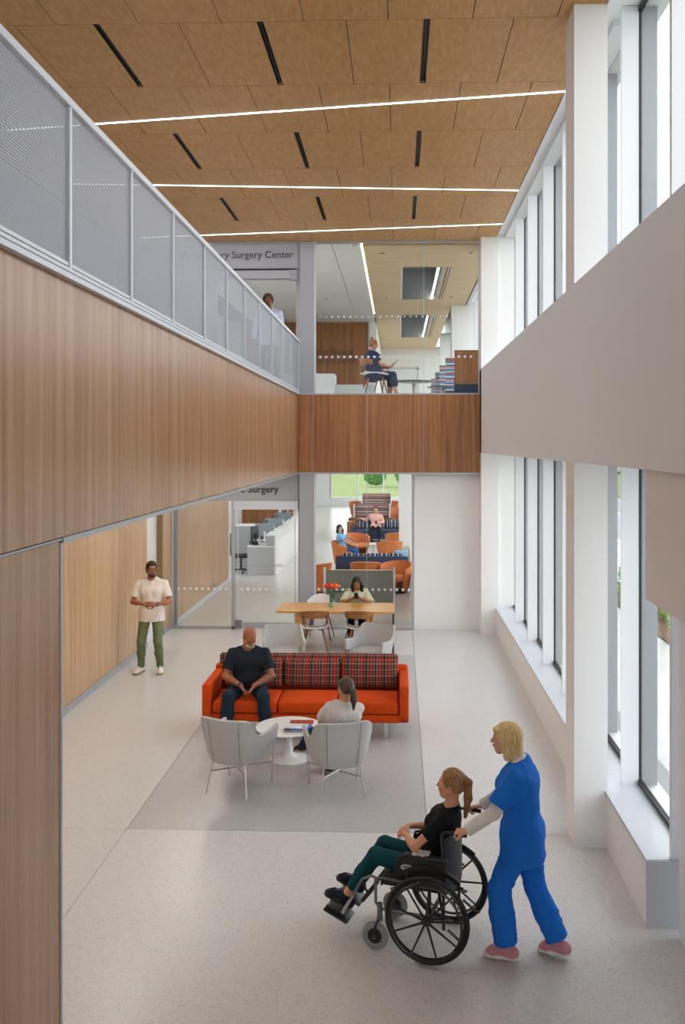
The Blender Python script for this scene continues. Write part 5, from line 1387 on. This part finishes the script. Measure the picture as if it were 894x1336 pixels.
    if shoes:
        for q in (1, -1):
            h, k, a, td = legs[q]; f = feet[q]; upv = V(*f.get('up', (0, 0, 1))); upv = nrm(upv-td*upv.dot(td)); lt = np.cross(td, upv)
            ah = f.get('ah', .075)*s; hl = a-upv*ah-td*.045*s; Lf = (.235 if fem else .262)*s
            S = SDF(); c = hl+upv*.05*s
            S.cone(hl+upv*.045*s, a-upv*.005*s, .040*s, .042*s, .03)
            S.cone(hl+upv*.045*s, hl+td*Lf*.62+upv*.040*s, .037*s, .036*s, .03, lt, 1.08)
            S.cone(hl+td*Lf*.62+upv*.036*s, hl+td*(Lf-.058*s)+upv*.030*s, .036*s, .027*s, .02, lt, 1.45)
            S.cone(hl+td*Lf*.2+upv*.07*s, hl+td*Lf*.6+upv*.05*s, .034*s, .026*s, .02)
            S.cut(hl+upv*.016*s, -upv, .002)
            o = grow(S, 'shoe', .0055 if vox < .009 else .009, shoes['mat'], T)
            S = SDF(); th = shoes.get('sole', .022)
            S.cone(hl+upv*.018*s, hl+td*Lf*.45+upv*.018*s, .041*s, .036*s, .02, lt, 1.0); S.cone(hl+td*Lf*.45+upv*.018*s, hl+td*(Lf-.050*s)+upv*.018*s, .036*s, .034*s, .02, lt, 1.38)
            S.cut(hl+upv*.001, -upv, .002); S.cut(hl+upv*(th+.006), upv, .003)
            grow(S, 'sole', .0055 if vox < .009 else .009, shoes['solem'], o)
            if shoes.get('laces') is not None:
                m = MB()
                for i in range(4):
                    p = hl+td*Lf*(.42+.075*i)+upv*(.100-.010*i)*s
                    m.tube([p-lt*.020, p+upv*.004, p+lt*.020], .0032, 5)
                m.build('laces', shoes['laces'], o)
    T['_j'] = 0; del T['_j']
    return T, dict(P=P, N=N, sh=sh, arms=arms, legs=legs, hp=hp, hs=hs, Hc=Hc, side=side, fwd=fwd, up=up, hf=hf, hr=hr, hu=hu, s=s)

def tattoo(SM, c):
    m, nt, b = newmat('skin_tattooed'); tc = nt.nodes.new('ShaderNodeTexCoord')
    v = nt.nodes.new('ShaderNodeTexNoise'); v.inputs['Scale'].default_value = 17; v.inputs['Distortion'].default_value = 1.6; v.inputs['Detail'].default_value = 1
    nt.links.new(tc.outputs['Object'], v.inputs[0])
    cr = nt.nodes.new('ShaderNodeValToRGB'); e = cr.color_ramp.elements; ink = srgb('#3a3436'); sk = srgb(c)
    e[0].position = 0; e[0].color = sk; e[1].position = .455; e[1].color = sk
    for p, q in ((.475, ink), (.52, ink), (.54, sk), (.60, sk), (.615, ink), (.64, ink), (.655, sk)): k = e.new(p); k.color = q
    nt.links.new(v.outputs['Fac'], cr.inputs[0]); nt.links.new(cr.outputs[0], b.inputs['Base Color']); b.inputs['Roughness'].default_value = .5
    return m
def strands(P, Hc, hu, amp, fr=150.):
    d = P-Hc; return amp*np.sin(np.arctan2(d[:, 1], d[:, 0])*fr*.1+2*np.sin(d[:, 2]*20))
def make_hair(T, h, hp, hs, Bh, hr, hf, hu, skin):
    S = SDF(); st = h['style']; HM = hairmat(h['col'].strip('#')+st, h['col'], h.get('col2')); v = h.get('vox', .005)
    g = h.get('g', .010)
    def cap(front=.055, low=-.035, gg=g, sidecut=True):
        S.ell(hp(0, -.020, .032), V(.074+gg, .094+gg, .082+gg)*hs, .01, Bh)
        S.cone(hp(-.035, -.065, -.02), hp(.035, -.065, -.02), .045*hs, .045*hs, .03)
        # open the face
        S.ell(hp(0, .092, -.030), V(.071, .085, .116)*hs, .012, Bh, 's')
        S.cut(hp(0, -.03, low), -hu+hf*.75, .01)
    if st == 'short':
        cap(low=-.055)
        if h.get('top'): S.ell(hp(0, .022, .092), V(.060, .072, .034)*hs, .02, Bh); S.ell(hp(0, .105, .035), V(.064, .035, .052)*hs, .01, Bh, 's')
        grow(S, 'hair', v, HM, T, amp=h.get('amp', .002), fkw=dict(seed=2, fr=h.get('fr', 190.)))
    elif st == 'curly':
        cap(low=-.05, gg=.020)
        grow(S, 'hair', v, HM, T, amp=.006, fkw=dict(seed=2, fr=160.))
    elif st == 'bob':
        S.ell(hp(0, -.022, .030), V(.088, .108, .094)*hs, .01, Bh)
        S.cone(hp(0, -.055, .02), hp(0, -.070, -.135), .075*hs, .062*hs, .03, hr, 1.12)
        for q in (1, -1):
            S.cone(hp(q*.066, .012, .03), hp(q*.070, -.010, -.125), .022*hs, .026*hs, .02)
        S.ell(hp(0, .108, -.055), V(.060, .085, .110)*hs, .014, Bh, 's')
        S.ell(hp(0, .10, -.09), V(.058, .10, .09)*hs, .014, Bh, 's'); S.ell(hp(0, .085, -.035), V(.12, .050, .055)*hs, .012, Bh, 's')
        S.cone(hp(-.05, .058, .068), hp(.045, .082, .050), .022*hs, .017*hs, .02)    # fringe
        S.cut(hp(0, 0, -.165), -hu, .006)
        grow(S, 'hair', v, HM, T, amp=.0035, fkw=dict(seed=2, fr=120., an=(1, 1, .10)))
    elif st == 'pony':
        cap(low=-.062, gg=.012)
        o = hp(0, -.112, .055); e1 = hp(0, -.145, .025); e2 = hp(0, -.145, -.10); e3 = hp(.0, -.130, -.25)
        S.cone(hp(0, -.09, .06), o, .030*hs, .020*hs, .02); S.cone(o, e1, .021*hs, .030*hs, .015); S.cone(e1, e2, .031*hs, .034*hs, .02); S.cone(e2, e3, .033*hs, .016*hs, .02)
        ob = grow(S, 'hair', v, HM, T, amp=.003, fkw=dict(seed=2, fr=130., an=(1, 1, .18)))
        MB().ring(hp(0, -.118, .052), .021*hs, .006*hs, axis=tuple(hf*.9-hu*.2), seg=16, ts=6).build('hair_tie', BLACK, ob)
    elif st == 'lowpony':
        cap(low=-.065, gg=.012)
        o = hp(0, -.112, .01); e1 = hp(.0, -.150, -.02); e2 = hp(.01, -.150, -.12); e3 = hp(.015, -.135, -.235)
        S.cone(hp(0, -.09, .02), o, .030*hs, .022*hs, .02); S.cone(o, e1, .021*hs, .032*hs, .015); S.cone(e1, e2, .036*hs, .040*hs, .02); S.cone(e2, e3, .040*hs, .012*hs, .02)
        ob = grow(S, 'hair', v, HM, T, amp=.005, fkw=dict(seed=2, fr=110., an=(1, 1, .35)))
        MB().ring(hp(0, -.120, .006), .023*hs, .007*hs, axis=tuple(hf*.9), seg=16, ts=6).build('hair_tie', mat('tie_blue', '#7d93a8', .6), ob)
    elif st == 'bun':
        cap(low=-.062, gg=.012)
        S.ell(hp(0, -.075, .125), V(.036, .036, .034)*hs, .012, Bh)
        ob = grow(S, 'hair', v, HM, T, amp=.004, fkw=dict(seed=2, fr=150.))
    elif st == 'long':
        ln = h.get('len', .22)
        S.ell(hp(0, -.022, .032), V(.088, .108, .094)*hs, .01, Bh)
        S.cone(hp(0, -.060, .0), hp(0, -.075, -ln*.8), .070*hs, .055*hs, .03, hr, 1.35)
        for q in (1, -1):
            S.cone(hp(q*.070, .012, .02), hp(q*.098, .012, -.09), .026*hs, .042*hs, .02); S.cone(hp(q*.098, .012, -.09), hp(q*.092, .040, -ln), .042*hs, .028*hs, .02)
        S.ell(hp(0, .105, -.050), V(.058, .085, .105)*hs, .014, Bh, 's')
        grow(S, 'hair', v, HM, T, amp=h.get('amp', .006), fkw=dict(seed=2, fr=90., an=(1, 1, .55)))
    elif st == 'stubble':
        pass
def glasses(T, J, col='#1b1b1c'):
    hp, hs = J['hp'], J['hs']; m = MB()
    for q in (1, -1):
        n = 16; pts = [hp(q*.032+.026*math.cos(a), .098-.010*abs(math.cos(a)*.4+.6*q*math.cos(a) if False else math.cos(a)*.3), .002+.019*math.sin(a)) for a in [2*math.pi*i/n for i in range(n+1)]]
        m.tube(pts, .0026*hs, 6, caps=False); m.tube([hp(q*.058, .094, .006), hp(q*.078, .06, .008), hp(q*.080, -.012, .004)], .0024*hs, 6)
    m.tube([hp(-.008, .100, .006), hp(0, .103, .009), hp(.008, .100, .006)], .0022*hs, 6)
    return m.build('glasses', mat('glasses_frame', col, .3), T)
def phone_in(T_or_none, c, dirv, nrmv, label, col='#15161a', sz=(.036, .075)):
    d = nrm(dirv); n = nrm(np.asarray(nrmv, float)-d*np.dot(nrmv, d)); s = np.cross(d, n)
    M = Matrix(((s[0], d[0], n[0], c[0]), (s[1], d[1], n[1], c[1]), (s[2], d[2], n[2], c[2]), (0, 0, 0, 1)))
    t = empty('phone', (0, 0, 0), 0, label, 'phone'); t.matrix_world = M
    MB().rbox(-sz[0], sz[0], -sz[1], sz[1], -.004, .004, r=.003, seg=1).build('phone_case', mat('phone_case', col, .3), t)
    MB().box(-sz[0]+.004, sz[0]-.004, -sz[1]+.006, sz[1]-.006, .004, .0046).build('phone_screen', mat('phone_screen', '#3a4250', .1), t)
    return t
def to_world(loc, rz, p):
    c, s_ = math.cos(rz), math.sin(rz); return V(loc[0]+p[0]*c-p[1]*s_, loc[1]+p[0]*s_+p[1]*c, loc[2]+p[2])
def dir_world(rz, p): return to_world((0, 0, 0), rz, p)
CL = lambda n, c, **k: mat('cloth_'+n, c, k.pop('rough', .9), bump=k.pop('bump', .25), bscale=k.pop('bscale', 350), var=k.pop('var', .05), vscale=k.pop('vscale', 12), spec=.2, **k)

# nurse pushing the wheelchair: same heading as the chair
b_ = 0.0
def wcl(x, y, z=0): return to_world(WCP, WCR, (x, y, z))     # wheelchair frame -> world
NL = wcl(0.0, -.60)
scr = CL('scrub_blue', '#1f70d2', vscale=5)
T, J = person('nurse in blue scrubs with blond bob pushing the wheelchair', tuple(NL), WCR, H=1.665, skin='#d3a084', fem=True, fat=1.0, pelvis=(0, -.01, .895), lean=(3, 0), head=(8, 2, 0), headfwd=.055, vox=.007, fine=.0034,
    hands={1: dict(wrist=(.238, .335, .935), dir=(-.12, 1, -.22), palm=(-.25, -.1, -1), curl=1.05, thumb=.5), -1: dict(wrist=(-.238, .335, .935), dir=(.12, 1, -.22), palm=(.25, -.1, -1), curl=1.05, thumb=.5)},
    elbow={1: (.5, -.5, -.8), -1: (-.5, -.5, -.8)},
    feet={-1: dict(ankle=(-.06, .09, .085), toe=(.0, 1, -.02)), 1: dict(ankle=(.10, -.25, .095), toe=(.22, 1, -.10))},
    knee={1: (.1, 1, 0), -1: (0, 1, 0)},
    hair=dict(style='bob', col='#c8a468', col2='#e6d199', browc='#8a6a45'),
    shirt=[dict(name='long_sleeve_shirt', mat=CL('white_knit', '#dcd9d4'), e=.012, sleeve=1.97, cuff=.006, hem=.0, collar=.045, vtilt=.1, amp=.003, fr=50.), dict(name='scrub_top', mat=scr, e=.026, sleeve=.80, sflare=.022, hem=.20, flare=.022, hang=True, collar=.0, neck=.03, amp=.006, fr=24., an=(1, 1, .5))],
    pants=dict(mat=scr, e=.024, to=.90, flare=.022, amp=.006, fr=26.), shoes=dict(mat=CL('pink_canvas', '#c98f98'), solem=mat('sole_white', '#dcdcda', .6), laces=mat('lace_white', '#e8e8e8', .7)))
# patient
pleg = CL('teal_leggings', '#0e4148', vscale=8); blk = CL('black_tee', '#15171b')
T, J = person('woman with long ponytail in black T-shirt and teal leggings sitting in the wheelchair', tuple(wcl(0, 0)), WCR, H=1.59, skin='#cf9576', fem=True, fat=.95, pelvis=(0, .05, .568), lean=(-18, 0), head=(4, -2, 0), headfwd=.0, vox=.006, fine=.0034,
    hands={-1: dict(wrist=(-.055, .225, .765), dir=(.75, .35, .25), palm=(.3, -.2, -1), curl=.35), 1: dict(wrist=(.10, .25, .77), dir=(-.8, .35, -.1), palm=(-.3, -.3, -1), curl=.4)},
    elbow={-1: (-.9, .3, -.6), 1: (.7, -.2, -.7)},
    feet={-1: dict(ankle=(-.125, .665, .29), toe=(0, 1, .36), up=(0, -.36, 1)), 1: dict(ankle=(.125, .67, .29), toe=(.02, 1, .36), up=(0, -.36, 1))},
    knee={-1: (0, .4, 1), 1: (0, .4, 1)},
    hair=dict(style='pony', col='#7a5230', col2='#a9814f', browc='#6b4a2d'),
    shirt=[dict(name='t_shirt', mat=blk, e=.010, sleeve=.62, hem=.03, collar=-.012, neck=.012, amp=.003)],
    pants=dict(name='leggings', mat=pleg, e=.008, to=.80, amp=.0012), shoes=dict(mat=CL('dark_sneaker', '#1d232d'), solem=mat('sole_dark', '#191a1c', .6), sole=.028, laces=mat('lace_grey', '#6c7484', .7)))
tis = empty('tissue', tuple(wcl(-.225, .06, .722)), WCR, 'crumpled white tissue on the near armrest under the elbow', 'tissue')
g = [[(-.045+.015*i, -.06+.02*j, .004+.010*math.sin(i*1.9+j)*math.cos(j*1.3)+.008) for j in range(7)] for i in range(7)]
MB().sheet(g, .002).build('paper', mat('tissue_paper', '#e6e6e6', .9), tis)

# bald man on the sofa, leaning forward with clasped hands
T, J = person('bald man with grey beard in dark T-shirt sitting on the orange sofa', (-1.88, 11.58, 0), R(180+4), H=1.80, skin='#94583c', fat=1.22, belly=.045, pelvis=(0, .0, .555), lean=(16, 0), head=(26, 18, -4), vox=.007, fine=.0034,
    hands={1: dict(wrist=(.075, .36, .64), dir=(-.55, .45, -.70), palm=(-.8, -.1, .4), curl=.45, spread=1.), -1: dict(wrist=(-.085, .37, .645), dir=(.50, .50, -.70), palm=(.8, -.1, .4), curl=.40, spread=1.)},
    elbow={1: (1, -.2, -.5), -1: (-1, -.2, -.5)},
    feet={1: dict(ankle=(.26, .42, .085), toe=(.2, 1, 0)), -1: dict(ankle=(-.24, .42, .085), toe=(-.2, 1, 0))}, knee={1: (.25, 1, .6), -1: (-.2, 1, .6)},
    beard=dict(col='#7d7770', col2='#b5b0a9', t=.008), extras=dict(tattoo=-1),
    shirt=[dict(name='t_shirt', mat=CL('charcoal_tee', '#1d232b'), e=.011, sleeve=.72, hem=.03, collar=.004, neck=.004, amp=.004, fr=28.)],
    pants=dict(mat=CL('navy_trousers', '#1c2b38'), e=.016, to=.95, amp=.005, fr=22., flare=.010), shoes=dict(mat=CL('black_shoe', '#191a1c'), solem=mat('sole_dark', '#191a1c', .6)))
a_, b2_, w_ = J['arms'][1]
def band(T, J, q, name, m, face=True, r=.030, wd=.012):
    a, b, w = J['arms'][q]; u = nrm(w-b); c = w-u*.018
    o = MB().ring(c, r*J['s'], .005, axis=tuple(u), seg=20, ts=6, flat=wd/.005).build(name, m, T)
    if face:
        n = nrm(np.cross(u, V(0, 0, 1))*q*-1+V(0, 0, .6)); MB().rbox(-.018, .018, -.018, .018, -.006, .006, r=.004, seg=1, M=Matrix.Translation(tuple(c+n*(r+.004)*J['s'])) @ Vector((0, 0, 1)).rotation_difference(Vector(n)).to_matrix().to_4x4()).build('watch_face', BLACK, o)
    return o
band(T, J, 1, 'watch', mat('watch_navy', '#1b2b4e', .5), True, .036)

# woman seen from behind in the right-hand armchair
T, J = person('woman with dark ponytail in pale T-shirt sitting in the front right felt armchair', (-.63, 9.56, 0), R(15), H=1.58, skin='#b98263', fem=True, fat=1.12, pelvis=(0, .02, .515), lean=(-19, 6), head=(24, 4, 3), vox=.007, fine=.0034,
    hands={1: dict(wrist=(.08, .27, .60), dir=(-.7, .6, -.1), palm=(0, 0, -1), curl=.4), -1: dict(wrist=(-.12, .25, .60), dir=(.7, .6, -.1), palm=(0, 0, -1), curl=.4)},
    elbow={1: (1, -.3, -.5), -1: (-1, -.5, -.3)},
    feet={1: dict(ankle=(.0, .52, .085), toe=(-.1, 1, 0)), -1: dict(ankle=(-.27, .70, .26), toe=(-.35, .9, -.25), up=(0, .25, 1))}, knee={1: (.3, 1, .5), -1: (-.2, .6, 1)},
    hair=dict(style='lowpony', col='#2b2320', col2='#574736'),
    shirt=[dict(name='t_shirt', mat=CL('pale_tee', '#c9c2c0'), e=.016, sleeve=.80, sflare=.014, hem=.05, collar=.0, amp=.005, fr=24.)],
    pants=dict(name='jeans', mat=CL('dark_jeans', '#1d2a44'), e=.008, to=.92, amp=.003), shoes=dict(mat=CL('brown_shoe', '#3a302b'), solem=mat('sole_tan', '#b39a7c', .6)))

# standing man in front of the left wall
T, J = person('bearded man in glasses, cream shirt and green trousers standing by the wooden wall', (-3.90, 14.42, 0), R(180+6), H=1.79, skin='#9d6748', fat=1.0, pelvis=(0, 0, .95), lean=(1, 0), head=(22, 4, 0), vox=.008, fine=.0036,
    hands={1: dict(wrist=(.085, .225, 1.115), dir=(-1, .25, .05), palm=(-.2, -1, -.1), curl=.45), -1: dict(wrist=(-.10, .235, 1.105), dir=(1, .2, .08), palm=(.2, -1, -.1), curl=.55)},
    elbow={1: (1, -.5, -.9), -1: (-1, -.5, -.9)},
    feet={1: dict(ankle=(.165, .0, .085), toe=(.45, 1, 0)), -1: dict(ankle=(-.14, .02, .085), toe=(-.10, 1, 0))}, knee={1: (.1, 1, 0), -1: (0, 1, 0)},
    hair=dict(style='short', col='#15110f', col2='#241d19', g=.008, top=True), beard=dict(col='#17120f', col2='#2a211b', t=.008),
    shirt=[dict(name='henley_shirt', mat=CL('cream_shirt', '#e3d9cd'), e=.014, sleeve=.74, sflare=.012, hem=.13, flare=.004, collar=.022, amp=.004, fr=26., placket=True)],
    pants=dict(mat=CL('olive_green', '#66704d'), e=.010, to=.97, amp=.0045, fr=30., cuff=True), shoes=dict(mat=CL('white_sneaker', '#dedbd6'), solem=mat('sole_gum', '#a9835f', .6), sole=.016, laces=mat('lace_white', '#e8e8e8', .7)))
glasses(T, J); band(T, J, -1, 'watch', BLACK, True)

# woman with the phone at the oak table
TW = (-.76, 17.02, 0)
T, J = person('woman with long dark hair and glasses looking at a phone at the oak table', TW, R(180), H=1.56, skin='#a9704f', fem=True, fat=1.15, pelvis=(0, .02, .50), lean=(11, 0), head=(4, 17, 4), headfwd=.02, vox=.009, fine=.0055,
    hands={1: dict(wrist=(.055, .36, .815), dir=(-.45, .75, .35), palm=(-.5, -.3, .8), curl=.7), -1: dict(wrist=(-.06, .36, .815), dir=(.45, .75, .35), palm=(.5, -.3, .8), curl=.7)},
    elbow={1: (1, -.2, -.6), -1: (-1, -.2, -.6)},
    feet={1: dict(ankle=(.11, .36, .08), toe=(0, 1, 0)), -1: dict(ankle=(-.11, .36, .08), toe=(0, 1, 0))}, knee={1: (0, 1, .6), -1: (0, 1, .6)},
    hair=dict(style='long', col='#14100f', col2='#2c211c', len=.26, amp=.010),
    shirt=[dict(name='blouse', mat=CL('pale_print', '#c8c8ac', var=.22, vscale=40), e=.020, sleeve=.98, sflare=.020, hem=.10, collar=.0, neck=.03, amp=.006, fr=24.)],
    pants=dict(mat=blk, e=.010, to=.93), shoes=dict(mat=BLACK, solem=BLACK))
glasses(T, J, '#4a3328')
phone_in(None, to_world(TW, R(180), (0, .475, .875)), dir_world(R(180), (0, .55, .8)), dir_world(R(180), (0, -.8, .55)), 'dark phone held by the woman at the oak table')

# man on the balcony
T, J = person('man with dark curly hair in pale blue shirt standing behind the balcony railing', (-2.36, 16.65, ZF), R(180-2), H=1.80, skin='#80503a', fat=1.0, pelvis=(0, 0, .95), lean=(1, 0), head=(6, 2, 0), vox=.011, fine=.006,
    hands={1: dict(wrist=(.27, .12, .84), dir=(0, .2, -1), palm=(-1, 0, 0), curl=.4), -1: dict(wrist=(-.27, .12, .84), dir=(0, .2, -1), palm=(1, 0, 0), curl=.4)},
    feet={1: dict(ankle=(.12, 0, .085), toe=(.2, 1, 0)), -1: dict(ankle=(-.12, 0, .085), toe=(-.2, 1, 0))},
    hair=dict(style='curly', col='#17110e', col2='#2b201a'), beard=dict(col='#2a1d16', col2='#3a291f', t=.0015),
    shirt=[dict(name='shirt', mat=CL('pale_blue_shirt', '#c3cee6'), e=.016, sleeve=1.7, hem=.12, collar=.03, neck=.04, amp=.004)],
    pants=dict(mat=CL('dark_jeans', '#1d2a44'), e=.012), shoes=dict(mat=BLACK, solem=BLACK))

# woman with a bun upstairs
UW = (-.50, 19.15, ZF)
T, J = person('woman with hair bun in navy clothes seated upstairs looking at a phone', UW, R(-80), H=1.60, skin='#cb9580', fem=True, fat=1.40, belly=.05, pelvis=(0, -.02, .50), lean=(-4, 0), head=(0, 14, 0), vox=.010, fine=.006,
    hands={-1: dict(wrist=(-.07, .33, .665), dir=(.1, .85, .35), palm=(.5, -.3, .8), curl=.6), 1: dict(wrist=(.07, .32, .65), dir=(-.3, .85, .2), palm=(-.5, -.3, .8), curl=.6)},
    elbow={1: (.6, -.6, -.8), -1: (-.6, -.6, -.8)},
    feet={1: dict(ankle=(.10, .44, .08), toe=(0, 1, 0)), -1: dict(ankle=(-.12, .36, .08), toe=(0, 1, 0))}, knee={1: (0, 1, .6), -1: (0, 1, .6)},
    hair=dict(style='bun', col='#7a4f30', col2='#9a6b42', browc='#6b4a2d'),
    shirt=[dict(name='scrub_top', mat=CL('navy_cotton', '#262e52'), e=.016, sleeve=.70, sflare=.016, hem=.10, collar=.0, amp=.005)],
    pants=dict(mat=CL('navy_skirt', '#232d47'), e=.018, to=.22, amp=.004), shoes=dict(mat=BLACK, solem=BLACK))
phone_in(None, to_world(UW, R(-80), (-.02, .455, .745)), dir_world(R(-80), (0, .6, .75)), dir_world(R(-80), (0, -.75, .6)), 'dark phone held by the woman with the bun upstairs')

# woman in light blue on the orange chair
T, J = person('woman with dark bob in light blue shirt and jeans on an orange tub chair', (-1.66, 27.35, 0), R(-100), H=1.60, skin='#d3a588', fem=True, fat=.98, pelvis=(0, .0, .50), lean=(-12, 0), head=(-50, 2, 0), vox=.012, fine=.008,
    hands={1: dict(wrist=(.12, .33, .63), dir=(-.4, 1, -.1), palm=(0, 0, -1), curl=.3), -1: dict(wrist=(-.10, .34, .63), dir=(.4, 1, -.1), palm=(0, 0, -1), curl=.3)},
    feet={1: dict(ankle=(.10, .50, .08), toe=(0, 1, 0)), -1: dict(ankle=(-.10, .50, .08), toe=(0, 1, 0))}, knee={1: (0, 1, .6), -1: (0, 1, .6)},
    hair=dict(style='long', col='#1a1413', col2='#2e2420', len=.17, vox=.008, amp=.003),
    shirt=[dict(name='shirt', mat=CL('light_blue', '#7fb2e0'), e=.014, sleeve=.75, sflare=.012, hem=.06, collar=.01)],
    pants=dict(name='jeans', mat=CL('blue_jeans', '#2b5f9b'), e=.010), shoes=dict(mat=BLACK, solem=BLACK))
# man in pink on the far sofa
T, J = person('man in pink shirt sitting on the far navy sofa with one arm along its back', (-.84, 34.15, 0), R(180), H=1.76, skin='#c99878', fat=1.12, pelvis=(0, .02, .52), lean=(-14, 0), head=(-2, 8, 0), vox=.012, fine=.009,
    hands={1: dict(wrist=(.62, -.20, .86), dir=(.8, .3, -.3), palm=(0, .3, -1), curl=.3), -1: dict(wrist=(-.10, .27, .70), dir=(.9, .3, 0), palm=(0, -.5, .6), curl=.6)},
    elbow={1: (.3, -.4, -.6), -1: (-1, -.3, -.6)},
    feet={1: dict(ankle=(.14, .47, .085), toe=(.1, 1, 0)), -1: dict(ankle=(-.14, .48, .085), toe=(-.1, 1, 0))}, knee={1: (.1, 1, .6), -1: (-.1, 1, .6)},
    hair=dict(style='short', col='#241b16', col2='#3a2c24', vox=.008),
    shirt=[dict(name='shirt', mat=CL('pink_shirt', '#dcaaa6'), e=.014, sleeve=1.75, hem=.06, collar=.02, neck=.02)],
    pants=dict(mat=CL('dark_trousers', '#22232a'), e=.012), shoes=dict(mat=BLACK, solem=BLACK))
phone_in(None, to_world((-.84, 34.15, 0), R(180), (-.02, .33, .74)), dir_world(R(180), (0, .5, .8)), dir_world(R(180), (0, -.8, .5)), 'dark phone in the hand of the man in pink')
